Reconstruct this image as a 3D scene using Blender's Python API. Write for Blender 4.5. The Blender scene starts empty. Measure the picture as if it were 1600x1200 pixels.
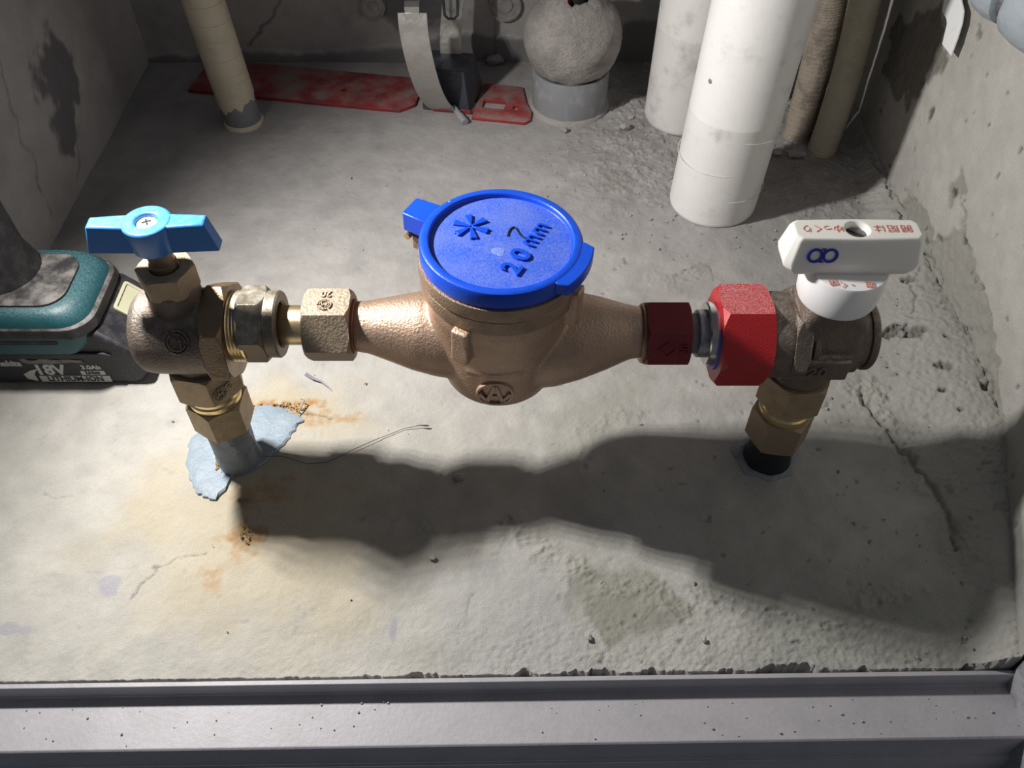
import bpy, bmesh, math, random
import numpy as np
from mathutils import Vector, Matrix
from math import sin, cos, pi, radians as R, sqrt, atan2

SC = bpy.context.scene
COL = SC.collection
random.seed(7)

# ------------------------------------------------------------------ camera, light, exposure
H = 0.563                      # camera height above the slab, metres
PITCH = R(49.1)
FPX = 1374.0                   # focal length in pixels of a 1600 wide frame
cam = bpy.data.cameras.new('camera'); camo = bpy.data.objects.new('camera', cam); COL.objects.link(camo)
camo.location = (0, 0, H); camo.rotation_euler = (pi / 2 - PITCH, 0, 0)
cam.sensor_fit = 'HORIZONTAL'; cam.sensor_width = 36; cam.lens = 36 * FPX / 1600
cam.clip_start = 0.02; cam.clip_end = 20
SC.camera = camo

W = bpy.data.worlds.new('ambient'); SC.world = W; W.use_nodes = True
W.node_tree.nodes['Background'].inputs[0].default_value = (0.80, 0.88, 1.0, 1)
W.node_tree.nodes['Background'].inputs[1].default_value = 0.092

LAMP = Vector((-0.345, 0.488, 0.463)); AIM = Vector((0.16, 0.34, 0.0))
LED_POWER = 2.45; LED_CONE = 137; LED_BLEND = 0.76
_ax = (AIM - LAMP).normalized(); _rx = _ax.cross(Vector((0, 0, 1))).normalized(); _ry = _rx.cross(_ax)
for i in range(4):
    for j in range(2):
        ld = bpy.data.lights.new('led', 'SPOT'); lo = bpy.data.objects.new('led', ld); COL.objects.link(lo)
        ld.energy = LED_POWER; ld.spot_size = R(LED_CONE); ld.spot_blend = LED_BLEND; ld.shadow_soft_size = 0.0035
        ld.color = (1.0, 0.97, 0.925)
        lo.location = LAMP + _rx * (i - 1.5) * 0.011 + _ry * (j - .5) * 0.013
        lo.rotation_euler = _ax.to_track_quat('-Z', 'Y').to_euler()

vs = SC.view_settings
vs.view_transform = 'Standard'; vs.look = 'None'; vs.gamma = 1.0; vs.exposure = 0.0; vs.use_curve_mapping = False

# ------------------------------------------------------------------ measuring helpers
CP, SP = cos(PITCH), sin(PITCH)
def ray(u, v):
    a = (u - 800) / FPX; b = (600 - v) / FPX
    return a, CP + b * SP, -SP + b * CP
def flo(u, v, z=0.0):                 # where a measured point lies on the slab
    x, y, zz = ray(u, v); t = (z - H) / zz
    return (x * t, y * t)
def at_y(u, v, Y):
    x, y, zz = ray(u, v); t = Y / y
    return (x * t, Y, H + zz * t)
def at_x(u, v, X):
    x, y, zz = ray(u, v); t = X / x
    return (X, y * t, H + zz * t)
def F(l): return [flo(*p) for p in l]

# ------------------------------------------------------------------ mesh helpers
class MB:
    def __init__(s): s.v = []; s.f = []
    def add(s, vs_, fs, M=None):
        o = len(s.v)
        for p in vs_:
            p = Vector(p); s.v.append(M @ p if M is not None else p)
        s.f += [tuple(o + i for i in f) for f in fs]; return s
    def lathe(s, prof, M=None, n=56):
        vs_ = []; rings = []
        for r, z in prof:
            if r < 1e-7: rings.append([len(vs_)]); vs_.append((0, 0, z))
            else:
                rings.append(list(range(len(vs_), len(vs_) + n)))
                vs_ += [(r * cos(2 * pi * k / n), r * sin(2 * pi * k / n), z) for k in range(n)]
        fs = []
        for A, B in zip(rings, rings[1:]):
            if len(A) == 1 and len(B) == 1: continue
            for k in range(n):
                k2 = (k + 1) % n
                if len(A) == 1: fs.append((A[0], B[k2], B[k]))
                elif len(B) == 1: fs.append((A[k], A[k2], B[0]))
                else: fs.append((A[k], A[k2], B[k2], B[k]))
        return s.add(vs_, fs, M)
    def cyl(s, r, z0, z1, M=None, n=48, ch=0.0008):
        return s.lathe([(0, z0), (r - ch, z0), (r, z0 + ch), (r, z1 - ch), (r - ch, z1), (0, z1)], M, n)
    def hexn(s, ap, h, M=None, ri=0.0, phase=0.0, rc=None, ch=(1, 1), n=6, sub=12, slope=.6):
        """hexagonal nut along local z from 0 to h, corners chamfered by a cone"""
        rc = rc or ap * 1.01; N = n * sub; ths = [phase - pi / n + 2 * pi * k / N for k in range(N)]
        def rh(t):
            d = (t - phase + pi / n) % (2 * pi / n) - pi / n
            return ap / cos(d)
        rr = [rh(t) for t in ths]; prof = []
        cut = [max(0, (r - rc)) * slope for r in rr]
        rings = []
        if ri > 0: rings.append([(ri * cos(t), ri * sin(t), 0) for t in ths])
        rings.append([(min(rc, r) * cos(t), min(rc, r) * sin(t), 0) for r, t in zip(rr, ths)])
        rings.append([(r * cos(t), r * sin(t), c * ch[0]) for r, t, c in zip(rr, ths, cut)])
        rings.append([(r * cos(t), r * sin(t), h - c * ch[1]) for r, t, c in zip(rr, ths, cut)])
        rings.append([(min(rc, r) * cos(t), min(rc, r) * sin(t), h) for r, t in zip(rr, ths)])
        if ri > 0: rings.append([(ri * cos(t), ri * sin(t), h) for t in ths])
        vs_ = [p for g in rings for p in g]; fs = []
        m = len(rings)
        for a in range(m if ri > 0 else m - 1):
            b = (a + 1) % m
            for k in range(N):
                k2 = (k + 1) % N
                fs.append((a * N + k, a * N + k2, b * N + k2, b * N + k))
        if ri <= 0: fs += [tuple(reversed(range(N))), tuple((m - 1) * N + k for k in range(N))]
        return s.add(vs_, fs, M)
    def tube(s, path, r, n=12, caps=True):
        path = [Vector(p) for p in path]; m = len(path)
        rs = r if hasattr(r, '__len__') else [r] * m
        t0 = (path[1] - path[0]).normalized(); up = Vector((0, 0, 1)) if abs(t0.z) < .9 else Vector((1, 0, 0))
        nx = t0.cross(up).normalized(); vs_ = []
        for i, p in enumerate(path):
            t = (path[min(i + 1, m - 1)] - path[max(i - 1, 0)]).normalized()
            nx = (nx - t * nx.dot(t)).normalized(); ny = t.cross(nx)
            vs_ += [p + (nx * cos(2 * pi * k / n) + ny * sin(2 * pi * k / n)) * rs[i] for k in range(n)]
        fs = [(i * n + k, i * n + (k + 1) % n, (i + 1) * n + (k + 1) % n, (i + 1) * n + k) for i in range(m - 1) for k in range(n)]
        if caps: fs += [tuple(reversed(range(n))), tuple((m - 1) * n + k for k in range(n))]
        return s.add(vs_, fs)
    def prism(s, poly, z0, z1, M=None):
        n = len(poly)
        vs_ = [(x, y, z0) for x, y in poly] + [(x, y, z1) for x, y in poly]
        fs = [tuple(reversed(range(n))), tuple(range(n, 2 * n))] + [(k, (k + 1) % n, n + (k + 1) % n, n + k) for k in range(n)]
        return s.add(vs_, fs, M)
    def box(s, c, d, M=None):
        x, y, z = c; a, b, e = d[0] / 2, d[1] / 2, d[2] / 2
        return s.prism([(x - a, y - b), (x + a, y - b), (x + a, y + b), (x - a, y + b)], z - e, z + e, M)
    def ribbon(s, path, wdir, w, th):
        """strip of metal or plastic: path of points, width direction(s), width(s), thickness"""
        path = [Vector(p) for p in path]; m = len(path); vs_ = []
        for i, p in enumerate(path):
            t = (path[min(i + 1, m - 1)] - path[max(i - 1, 0)]).normalized()
            wd = Vector(wdir[i] if isinstance(wdir[0], (tuple, list, Vector)) else wdir); wd = (wd - t * wd.dot(t)).normalized()
            nn = t.cross(wd); ww = (w[i] if hasattr(w, '__len__') else w) / 2
            vs_ += [p - wd * ww - nn * th / 2, p + wd * ww - nn * th / 2, p + wd * ww + nn * th / 2, p - wd * ww + nn * th / 2]
        fs = [(i * 4 + k, i * 4 + (k + 1) % 4, i * 4 + 4 + (k + 1) % 4, i * 4 + 4 + k) for i in range(m - 1) for k in range(4)]
        fs += [(3, 2, 1, 0), tuple((m - 1) * 4 + k for k in range(4))]
        return s.add(vs_, fs)
    def ring(s, r0, r1, z0, z1, M=None, n=40):
        return s.lathe([(r0, z0), (r1, z0), (r1, z1), (r0, z1), (r0, z0)], M, n)

def frame(o, normal, up):
    z = Vector(normal).normalized(); y = Vector(up); y = (y - z * y.dot(z)).normalized(); x = y.cross(z)
    M = Matrix.Identity(4)
    for i in range(3): M[i][0] = x[i]; M[i][1] = y[i]; M[i][2] = z[i]; M[i][3] = o[i]
    return M
def FX(x, y, z): return frame((x, y, z), (1, 0, 0), (0, 0, 1))      # local z along +x, local x = +y, local y = +z
def FZ(x, y, z): return Matrix.Translation((x, y, z))
def face_phase(alpha): return R(90 + alpha)                       # for FX hexagons: face normal tilted alpha from up to the viewer

def root_origin(p):
    return Vector(p.location) + (root_origin(p.parent) if p.parent else Vector()) if p else Vector()

def finish(me, angle=32):
    me.shade_smooth(); me.set_sharp_from_angle(angle=R(angle))

def obj(name, mb, m, parent=None, bevel=0, angle=32, origin=None, seg=2):
    """one mesh object; vertices come in world metres"""
    off = root_origin(parent) if parent else Vector(origin or (0, 0, 0))
    me = bpy.data.meshes.new(name); me.from_pydata([p - off for p in mb.v], [], mb.f)
    bm = bmesh.new(); bm.from_mesh(me); bmesh.ops.recalc_face_normals(bm, faces=bm.faces); bm.to_mesh(me); bm.free()
    finish(me, angle); me.materials.append(m)
    o = bpy.data.objects.new(name, me); COL.objects.link(o)
    if parent: o.parent = parent
    else: o.location = off
    if bevel:
        b = o.modifiers.new('edge', 'BEVEL'); b.width = bevel; b.segments = seg; b.limit_method = 'ANGLE'; b.angle_limit = R(40); b.harden_normals = False
    return o

def fused(name, mb, m, parent=None, voxel=.0012, smooth=8, angle=50, factor=.5):
    """casting: shapes merged into one continuous skin with soft fillets"""
    off = root_origin(parent) if parent else Vector()
    me = bpy.data.meshes.new('tmp'); me.from_pydata([p - off for p in mb.v], [], mb.f)
    bm = bmesh.new(); bm.from_mesh(me); bmesh.ops.recalc_face_normals(bm, faces=bm.faces); bm.to_mesh(me); bm.free()
    t = bpy.data.objects.new('tmp', me); COL.objects.link(t)
    r = t.modifiers.new('r', 'REMESH'); r.mode = 'VOXEL'; r.voxel_size = voxel
    k = t.modifiers.new('s', 'SMOOTH'); k.iterations = smooth; k.factor = factor
    dg = bpy.context.evaluated_depsgraph_get(); dg.update()
    res = bpy.data.meshes.new_from_object(t.evaluated_get(dg)); res.name = name
    bpy.data.objects.remove(t); bpy.data.meshes.remove(me)
    finish(res, angle); res.materials.clear(); res.materials.append(m)
    o = bpy.data.objects.new(name, res); COL.objects.link(o); o.parent = parent
    return o

def text(s, size, M, depth, m, parent, name='lettering', bold=0.0, sx=1.0, align='CENTER', shear=0.0, res=3, spacing=1.0):
    cu = bpy.data.curves.new('t', 'FONT'); cu.body = s; cu.size = size; cu.extrude = depth / 2; cu.offset = bold
    cu.align_x = align; cu.align_y = 'CENTER'; cu.shear = shear; cu.resolution_u = res; cu.space_character = spacing
    t = bpy.data.objects.new('t', cu); COL.objects.link(t)
    dg = bpy.context.evaluated_depsgraph_get(); dg.update()
    me = bpy.data.meshes.new_from_object(t.evaluated_get(dg)); bpy.data.objects.remove(t)
    off = root_origin(parent)
    me.transform(Matrix.Translation(-off) @ M @ Matrix.Diagonal((sx, 1, 1, 1))); me.name = name
    me.materials.clear(); me.materials.append(m)
    o = bpy.data.objects.new(name, me); COL.objects.link(o); o.parent = parent
    return o

def thing(name, label, cat, loc, group=None):
    o = bpy.data.objects.new(name, None); COL.objects.link(o); o.location = loc; o.empty_display_size = .01
    tag(o, label, cat, group); return o
def tag(o, label, cat, group=None, kind=None):
    o['label'] = label; o['category'] = cat
    if group: o['group'] = group
    if kind: o['kind'] = kind
    return o

# ------------------------------------------------------------------ materials
def mat(name, c, rough=.6, metal=0.0, bump=None, c2=None, mix=None, spec=None, coat=0, attr=False, dust=None, fine=None, sss=0, rough2=None, up=(.3, .95)):
    """bump=(scale, distance m, detail); c2 mixed in by noise mix=(scale, lo, hi); dust=(colour, amount, scale)"""
    m = bpy.data.materials.new(name); m.use_nodes = True; nt = m.node_tree; N = nt.nodes; L = nt.links
    b = N['Principled BSDF']; b.inputs['Roughness'].default_value = rough; b.inputs['Metallic'].default_value = metal
    if spec is not None: b.inputs['Specular IOR Level'].default_value = spec
    if coat: b.inputs['Coat Weight'].default_value = coat; b.inputs['Coat Roughness'].default_value = .2
    if sss: b.inputs['Subsurface Weight'].default_value = sss; b.inputs['Subsurface Radius'].default_value = (.004, .004, .004); b.inputs['Subsurface Scale'].default_value = 1
    geo = N.new('ShaderNodeNewGeometry'); P = geo.outputs['Position']
    def noise(scale, detail=4, rough_=.6, dist=0):
        n = N.new('ShaderNodeTexNoise'); n.inputs['Scale'].default_value = scale; n.inputs['Detail'].default_value = detail
        n.inputs['Roughness'].default_value = rough_; n.inputs['Distortion'].default_value = dist; L.new(P, n.inputs['Vector']); return n.outputs['Fac']
    def ramp(f, lo, hi):
        r = N.new('ShaderNodeMapRange'); r.interpolation_type = 'SMOOTHSTEP'; L.new(f, r.inputs['Value'])
        r.inputs['From Min'].default_value = lo; r.inputs['From Max'].default_value = hi; return r.outputs['Result']
    def mixc(f, a, bb, mode='MIX'):
        x = N.new('ShaderNodeMix'); x.data_type = 'RGBA'; x.blend_type = mode
        if isinstance(f, float): x.inputs[0].default_value = f
        else: L.new(f, x.inputs[0])
        for i, q in ((6, a), (7, bb)):
            if isinstance(q, tuple): x.inputs[i].default_value = (*q, 1)
            else: L.new(q, x.inputs[i])
        return x.outputs[2]
    if attr:
        at = N.new('ShaderNodeAttribute'); at.attribute_name = 'albedo'; colr = at.outputs['Color']
    else: colr = c
    if c2 is not None:
        f = ramp(noise(mix[0], 5), mix[1], mix[2]); colr = mixc(f, colr, c2)
        if rough2 is not None:
            rr = N.new('ShaderNodeMapRange'); L.new(f, rr.inputs[0]); rr.inputs[3].default_value = rough; rr.inputs[4].default_value = rough2; L.new(rr.outputs[0], b.inputs['Roughness'])
    if fine:
        g = N.new('ShaderNodeMapRange'); L.new(noise(fine[0], 3, .7), g.inputs[0]); g.inputs[1].default_value = .25; g.inputs[2].default_value = .75
        g.inputs[3].default_value = 1 - fine[1]; g.inputs[4].default_value = 1 + fine[1]
        cc = N.new('ShaderNodeCombineColor')
        for i in range(3): L.new(g.outputs[0], cc.inputs[i])
        colr = mixc(1.0, colr, cc.outputs[0], 'MULTIPLY')
    if dust:
        sx = N.new('ShaderNodeSeparateXYZ'); L.new(geo.outputs['Normal'], sx.inputs[0])
        up = ramp(sx.outputs[2], up[0], up[1]); dn = ramp(noise(dust[2], 6, .65), .35, .7)
        mu = N.new('ShaderNodeMath'); mu.operation = 'MULTIPLY'; L.new(up, mu.inputs[0]); L.new(dn, mu.inputs[1])
        m2 = N.new('ShaderNodeMath'); m2.operation = 'MULTIPLY'; L.new(mu.outputs[0], m2.inputs[0]); m2.inputs[1].default_value = dust[1]
        colr = mixc(m2.outputs[0], colr, dust[0])
    if isinstance(colr, tuple): b.inputs['Base Color'].default_value = (*colr, 1)
    else: L.new(colr, b.inputs['Base Color'])
    if bump:
        bp = N.new('ShaderNodeBump'); bp.inputs['Distance'].default_value = bump[1]; bp.inputs['Strength'].default_value = 1
        L.new(noise(bump[0], bump[2] if len(bump) > 2 else 3, .6), bp.inputs['Height']); L.new(bp.outputs[0], b.inputs['Normal'])
    return m

M = {}
M['floor'] = mat('trowelled_concrete', (0, 0, 0), .88, attr=True, fine=(900, .10), bump=(1100, .0005, 4), spec=.3)
M['wall'] = mat('shaft_concrete', (0, 0, 0), .9, attr=True, fine=(500, .08), bump=(600, .0006, 4), spec=.3)
M['frame_paint'] = mat('grey_frame_paint', (.41, .395, .425), .5, c2=(.365, .355, .375), mix=(30, .4, .7), bump=(300, .0002, 3), fine=(220, .05))
M['jamb'] = mat('grey_jamb_paint', (.33, .33, .36), .7, c2=(.22, .22, .22), mix=(60, .45, .6), bump=(250, .0008, 4))
M['bronze'] = mat('sand_cast_bronze', (.54, .375, .27), .44, .68, bump=(620, .0006, 3), c2=(.46, .32, .235), mix=(60, .4, .7), dust=((.6, .5, .42), .3, 120))
M['bronze_ring'] = mat('dull_bronze_ring', (.40, .285, .20), .5, .6, bump=(900, .0007, 3), c2=(.30, .22, .16), mix=(80, .4, .7), dust=((.5, .44, .37), .4, 150))
M['valve_dark'] = mat('aged_bronze', (.215, .165, .135), .5, .55, bump=(700, .0008, 3), c2=(.155, .125, .105), mix=(55, .4, .65), dust=((.45, .42, .37), .55, 160))
M['nut_brass'] = mat('sandy_brass', (.45, .345, .22), .5, .6, bump=(1100, .0008, 3), c2=(.36, .275, .18), mix=(90, .4, .7), dust=((.6, .54, .42), .5, 200))
M['nut_dull'] = mat('dull_brass', (.35, .27, .19), .55, .5, bump=(520, .0007, 3), dust=((.58, .53, .43), .6, 500))
M['brass'] = mat('machined_brass', (.86, .68, .38), .28, 1.0, bump=(300, .0001, 2), c2=(.70, .52, .28), mix=(70, .4, .7))
M['brass_pale'] = mat('pale_brass', (.66, .53, .33), .34, .9, c2=(.50, .37, .2), mix=(120, .5, .75), bump=(250, .0002, 2))
M['brass_dark'] = mat('tarnished_brass', (.30, .22, .14), .4, .8, c2=(.2, .14, .1), mix=(60, .4, .7), bump=(500, .0003, 3))
M['fitting'] = mat('dusty_fitting', (.23, .185, .14), .45, .6, bump=(900, .0003, 3), dust=((.62, .60, .50), .9, 90))
M['copper'] = mat('copper_gasket', (.30, .13, .07), .45, .7)
M['steel'] = mat('grey_steel', (.42, .42, .44), .35, .9, c2=(.28, .28, .3), mix=(200, .4, .7), bump=(900, .0004, 3))
M['steel_rough'] = mat('rough_steel', (.46, .46, .48), .6, .5, bump=(1000, .0012, 3))
M['chrome'] = mat('turned_steel', (.62, .61, .62), .18, 1.0, c2=(.5, .48, .48), mix=(60, .45, .6))
M['stainless'] = mat('stainless_band', (.56, .55, .53), .36, .85, c2=(.50, .48, .44), mix=(45, .45, .65), bump=(200, .0003, 3), rough2=.55)
M['red'] = mat('red_painted_nut', (.46, .016, .022), .42, c2=(.36, .02, .025), mix=(120, .5, .72), bump=(900, .0003, 3), dust=((.70, .50, .50), .55, 900), up=(.86, .98))
M['maroon'] = mat('dark_red_nut', (.20, .010, .017), .5, c2=(.15, .012, .016), mix=(120, .45, .7), bump=(700, .0003, 3))
M['red_rail'] = mat('red_primer', (.30, .032, .034), .6, c2=(.17, .036, .038), mix=(40, .45, .68), bump=(400, .0003, 3), dust=((.30, .27, .25), .75, 28))
M['rail_dark'] = mat('dark_steel', (.055, .065, .085), .45, .3, c2=(.11, .11, .12), mix=(60, .45, .7))
M['gasket_blue'] = mat('blue_gasket', (.05, .16, .55), .5)
M['lid_blue'] = mat('blue_lid_plastic', (.008, .075, .62), .36, coat=.0, bump=(500, .00012, 3), fine=(60, .06))
M['lid_dusty'] = mat('dusty_blue_plastic', (.02, .095, .64), .5, c2=(.075, .14, .60), mix=(38, .40, .66), bump=(900, .0003, 3), dust=((.20, .26, .62), .45, 700))
M['scuff'] = mat('pale_scuff', (.16, .25, .70), .6, bump=(900, .0006))
M['ink'] = mat('black_marker_ink', (.012, .012, .012), .6)
M['handle_blue'] = mat('blue_handle_vinyl', (.03, .19, .55), .34, coat=.15, bump=(300, .0001, 2), dust=((.20, .45, .75), .3, 300))
M['screw'] = mat('white_screw_head', (.70, .68, .63), .4, .2, c2=(.5, .48, .42), mix=(500, .5, .7))
M['screw_dark'] = mat('grey_screw_head', (.24, .24, .235), .45, .8, bump=(900, .0003))
M['slot'] = mat('dark_slot', (.02, .02, .02), .8)
M['white'] = mat('white_handle_plastic', (.86, .845, .80), .28, sss=.25, c2=(.80, .785, .74), mix=(30, .5, .8))
M['white2'] = mat('white_collar_plastic', (.86, .86, .87), .3, sss=.25)
M['print_red'] = mat('red_print', (.62, .16, .12), .6, c2=(.8, .6, .56), mix=(900, .5, .62))
M['print_blue'] = mat('blue_print', (.015, .03, .40), .5)
M['teal'] = mat('teal_housing', (.009, .078, .098), .45, c2=(.028, .085, .095), mix=(80, .5, .8), bump=(500, .0002, 3), dust=((.22, .28, .28), .4, 600))
M['black_plastic'] = mat('black_plastic', (.018, .018, .024), .5, bump=(1200, .0003, 3), c2=(.05, .05, .055), mix=(300, .52, .75), dust=((.20, .19, .19), .35, 120))
M['rubber'] = mat('dusty_black_rubber', (.022, .021, .024), .7, bump=(900, .0005, 3), c2=(.05, .047, .047), mix=(90, .42, .7), dust=((.27, .25, .235), .85, 45))
M['beige'] = mat('beige_button', (.56, .55, .38), .5, fine=(500, .05))
M['decal'] = mat('silver_decal', (.50, .50, .48), .5)
M['decal_dark'] = mat('dark_decal', (.03, .03, .035), .5)
M['scratch'] = mat('scraped_sticker', (.24, .24, .22), .8, c2=(.14, .14, .14), mix=(160, .4, .6), bump=(700, .0004))
M['pvc'] = mat('white_pvc', (.80, .79, .78), .42, c2=(.60, .59, .58), mix=(42, .56, .80), bump=(140, .0002, 3), fine=(55, .03))
M['pvc_grime'] = mat('grimed_pvc', (.74, .725, .71), .5, c2=(.50, .485, .47), mix=(30, .48, .74), bump=(140, .0003, 3))
M['cream'] = mat('cream_wrap', (.62, .55, .42), .5, c2=(.52, .46, .35), mix=(40, .45, .75), bump=(120, .0003, 3))
M['grey_pvc'] = mat('grey_pvc', (.22, .225, .24), .5, c2=(.30, .30, .31), mix=(60, .5, .7))
M['conduit_brown'] = mat('dusty_conduit', (.30, .255, .205), .85, c2=(.185, .155, .13), mix=(70, .42, .65), bump=(400, .0012, 4))
M['conduit_yellow'] = mat('beige_conduit', (.47, .425, .33), .7, c2=(.40, .36, .28), mix=(70, .45, .7), bump=(300, .0005, 3))
M['felt'] = mat('dusty_mortar_ball', (.36, .335, .315), .95, c2=(.26, .24, .225), mix=(38, .40, .68), bump=(520, .0022, 5), fine=(260, .16))
M['dust_pale'] = mat('pale_dust', (.34, .315, .30), .95, bump=(500, .001, 4))
M['cable'] = mat('black_cable', (.02, .02, .023), .5)
M['cable_red'] = mat('red_cable', (.35, .02, .03), .5)
M['stone'] = mat('mortar_crumb', (.40, .385, .37), .95, c2=(.30, .285, .275), mix=(120, .4, .7), bump=(600, .001, 4))
M['sealant'] = mat('grey_blue_sealant', (.275, .335, .395), .5, c2=(.235, .295, .35), mix=(45, .4, .7), bump=(120, .0016, 4))
M['sealant_dark'] = mat('dirty_sealant', (.25, .275, .31), .55, c2=(.17, .185, .205), mix=(80, .45, .68), bump=(170, .0014, 4))
M['pipe_black'] = mat('black_coated_riser', (.012, .014, .02), .55, bump=(250, .001, 3))
M['rust'] = mat('rusty_crumbs', (.38, .21, .07), .95, c2=(.55, .42, .22), mix=(420, .42, .6), bump=(700, .0018, 4))
M['flake'] = mat('purple_grey_flake', (.16, .15, .19), .5)
M['thread'] = mat('dark_thread', (.06, .055, .055), .8)
M['tag_white'] = mat('white_plastic_strip', (.84, .85, .87), .5, c2=(.78, .77, .62), mix=(28, .55, .7))
M['grey_wrap'] = mat('blue_grey_wrap', (.34, .38, .42), .55, c2=(.26, .30, .335), mix=(50, .45, .7), bump=(90, .0012, 3))
M['teal_grey'] = mat('teal_grey_wrap', (.26, .35, .34), .6, bump=(120, .0008, 3))
M['led'] = mat('lamp_lens', (.9, .9, .9), .3)
M['debris'] = mat('loose_crumbs', (.42, .40, .38), .95, c2=(.3, .28, .27), mix=(300, .4, .7))

# ------------------------------------------------------------------ noise for the concrete
def vnoise(x, y, seed):
    rs = np.random.RandomState(seed); T = rs.rand(256, 256)
    xi = np.floor(x).astype(np.int64); yi = np.floor(y).astype(np.int64); fx = x - xi; fy = y - yi
    fx = fx * fx * fx * (fx * (fx * 6 - 15) + 10); fy = fy * fy * fy * (fy * (fy * 6 - 15) + 10)
    a = T[xi & 255, yi & 255]; b = T[(xi + 1) & 255, yi & 255]; c = T[xi & 255, (yi + 1) & 255]; d = T[(xi + 1) & 255, (yi + 1) & 255]
    return (a * (1 - fx) + b * fx) * (1 - fy) + (c * (1 - fx) + d * fx) * fy - .5
def fbm(x, y, sc, octv, seed, gain=.5):
    r = np.zeros_like(x); a = 1.0
    for k in range(octv): r += a * vnoise(x * sc + 37.1 * k, y * sc + 11.7 * k, seed + k); sc *= 2.03; a *= gain
    return r
def sstep(a, b, x):
    t = np.clip((x - a) / (b - a), 0, 1); return t * t * (3 - 2 * t)
def pdist(X, Y, pts):
    d = np.full(X.shape, 9.0)
    for (x0, y0), (x1, y1) in zip(pts, pts[1:]):
        dx, dy = x1 - x0, y1 - y0; t = np.clip(((X - x0) * dx + (Y - y0) * dy) / (dx * dx + dy * dy + 1e-12), 0, 1)
        d = np.minimum(d, np.hypot(X - x0 - t * dx, Y - y0 - t * dy))
    return d
def inpoly(X, Y, pts, soft, amp=0, sc=60, seed=90):
    """soft mask of a polygon with a ragged outline"""
    n = fbm(X, Y, sc, 3, seed) * amp; ins = np.zeros(X.shape, bool); q = list(pts)
    for (x0, y0), (x1, y1) in zip(q, q[1:] + q[:1]):
        c = ((y0 > Y) != (y1 > Y)) & (X < (x1 - x0) * (Y - y0) / (y1 - y0 + 1e-12) + x0); ins ^= c
    d = pdist(X, Y, q + q[:1]); d = np.where(ins, d, -d) + n
    return sstep(-soft, soft, d)
def blob(X, Y, cx, cy, rx, ry, soft=.3, amp=.5, sc=40, seed=50):
    d = np.sqrt(((X - cx) / rx) ** 2 + ((Y - cy) / ry) ** 2) + fbm(X, Y, sc, 4, seed) * amp
    return 1 - sstep(1 - soft, 1 + soft, d)
def tint(c, m, col):
    return c * (1 - m[..., None]) + np.array(col) * m[..., None]
def grid_obj(name, P, col, m, flip=False, parent=None):
    """dense height grid with an albedo per vertex"""
    r, c = P.shape[:2]; me = bpy.data.meshes.new(name)
    i = (np.arange(r - 1)[:, None] * c + np.arange(c - 1)[None]).ravel()
    q = np.stack([i, i + 1, i + c + 1, i + c], 1)
    if flip: q = q[:, ::-1]
    me.vertices.add(r * c); me.vertices.foreach_set('co', P.reshape(-1).astype(np.float32))
    me.loops.add(q.size); me.loops.foreach_set('vertex_index', q.ravel().astype(np.int32))
    me.polygons.add(len(q)); me.polygons.foreach_set('loop_start', (np.arange(len(q)) * 4).astype(np.int32))
    me.polygons.foreach_set('use_smooth', np.ones(len(q), bool)); me.update(calc_edges=True)
    a = me.color_attributes.new('albedo', 'FLOAT_COLOR', 'POINT')
    a.data.foreach_set('color', np.concatenate([np.clip(col, .005, .95), np.ones((r, c, 1))], 2).reshape(-1).astype(np.float32))
    me.materials.append(m); o = bpy.data.objects.new(name, me); COL.objects.link(o); o.parent = parent
    return o
def structure(o, label=None):
    o['kind'] = 'structure'
    if label: o['label'] = label
    return o

XL, YB = -0.45, 1.02
WALL = [(.39, 1.06), (.388, .80), (.390, .55), (.388, .428), (.3285, .2395)]     # plan of the right wall, back to front
_wy = np.array([p[1] for p in WALL][::-1]); _wx = np.array([p[0] for p in WALL][::-1])
def xwall(y): return np.interp(y, _wy, _wx)
_fy = np.array([.22, .27, .333, .395, .48, .6, .7, .83, 1.06]); _fx = np.array([.285, .31, .323, .319, .294, .325, .352, .375, .385])
def xfillet(y): return np.interp(y, _fy, _fx)

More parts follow.
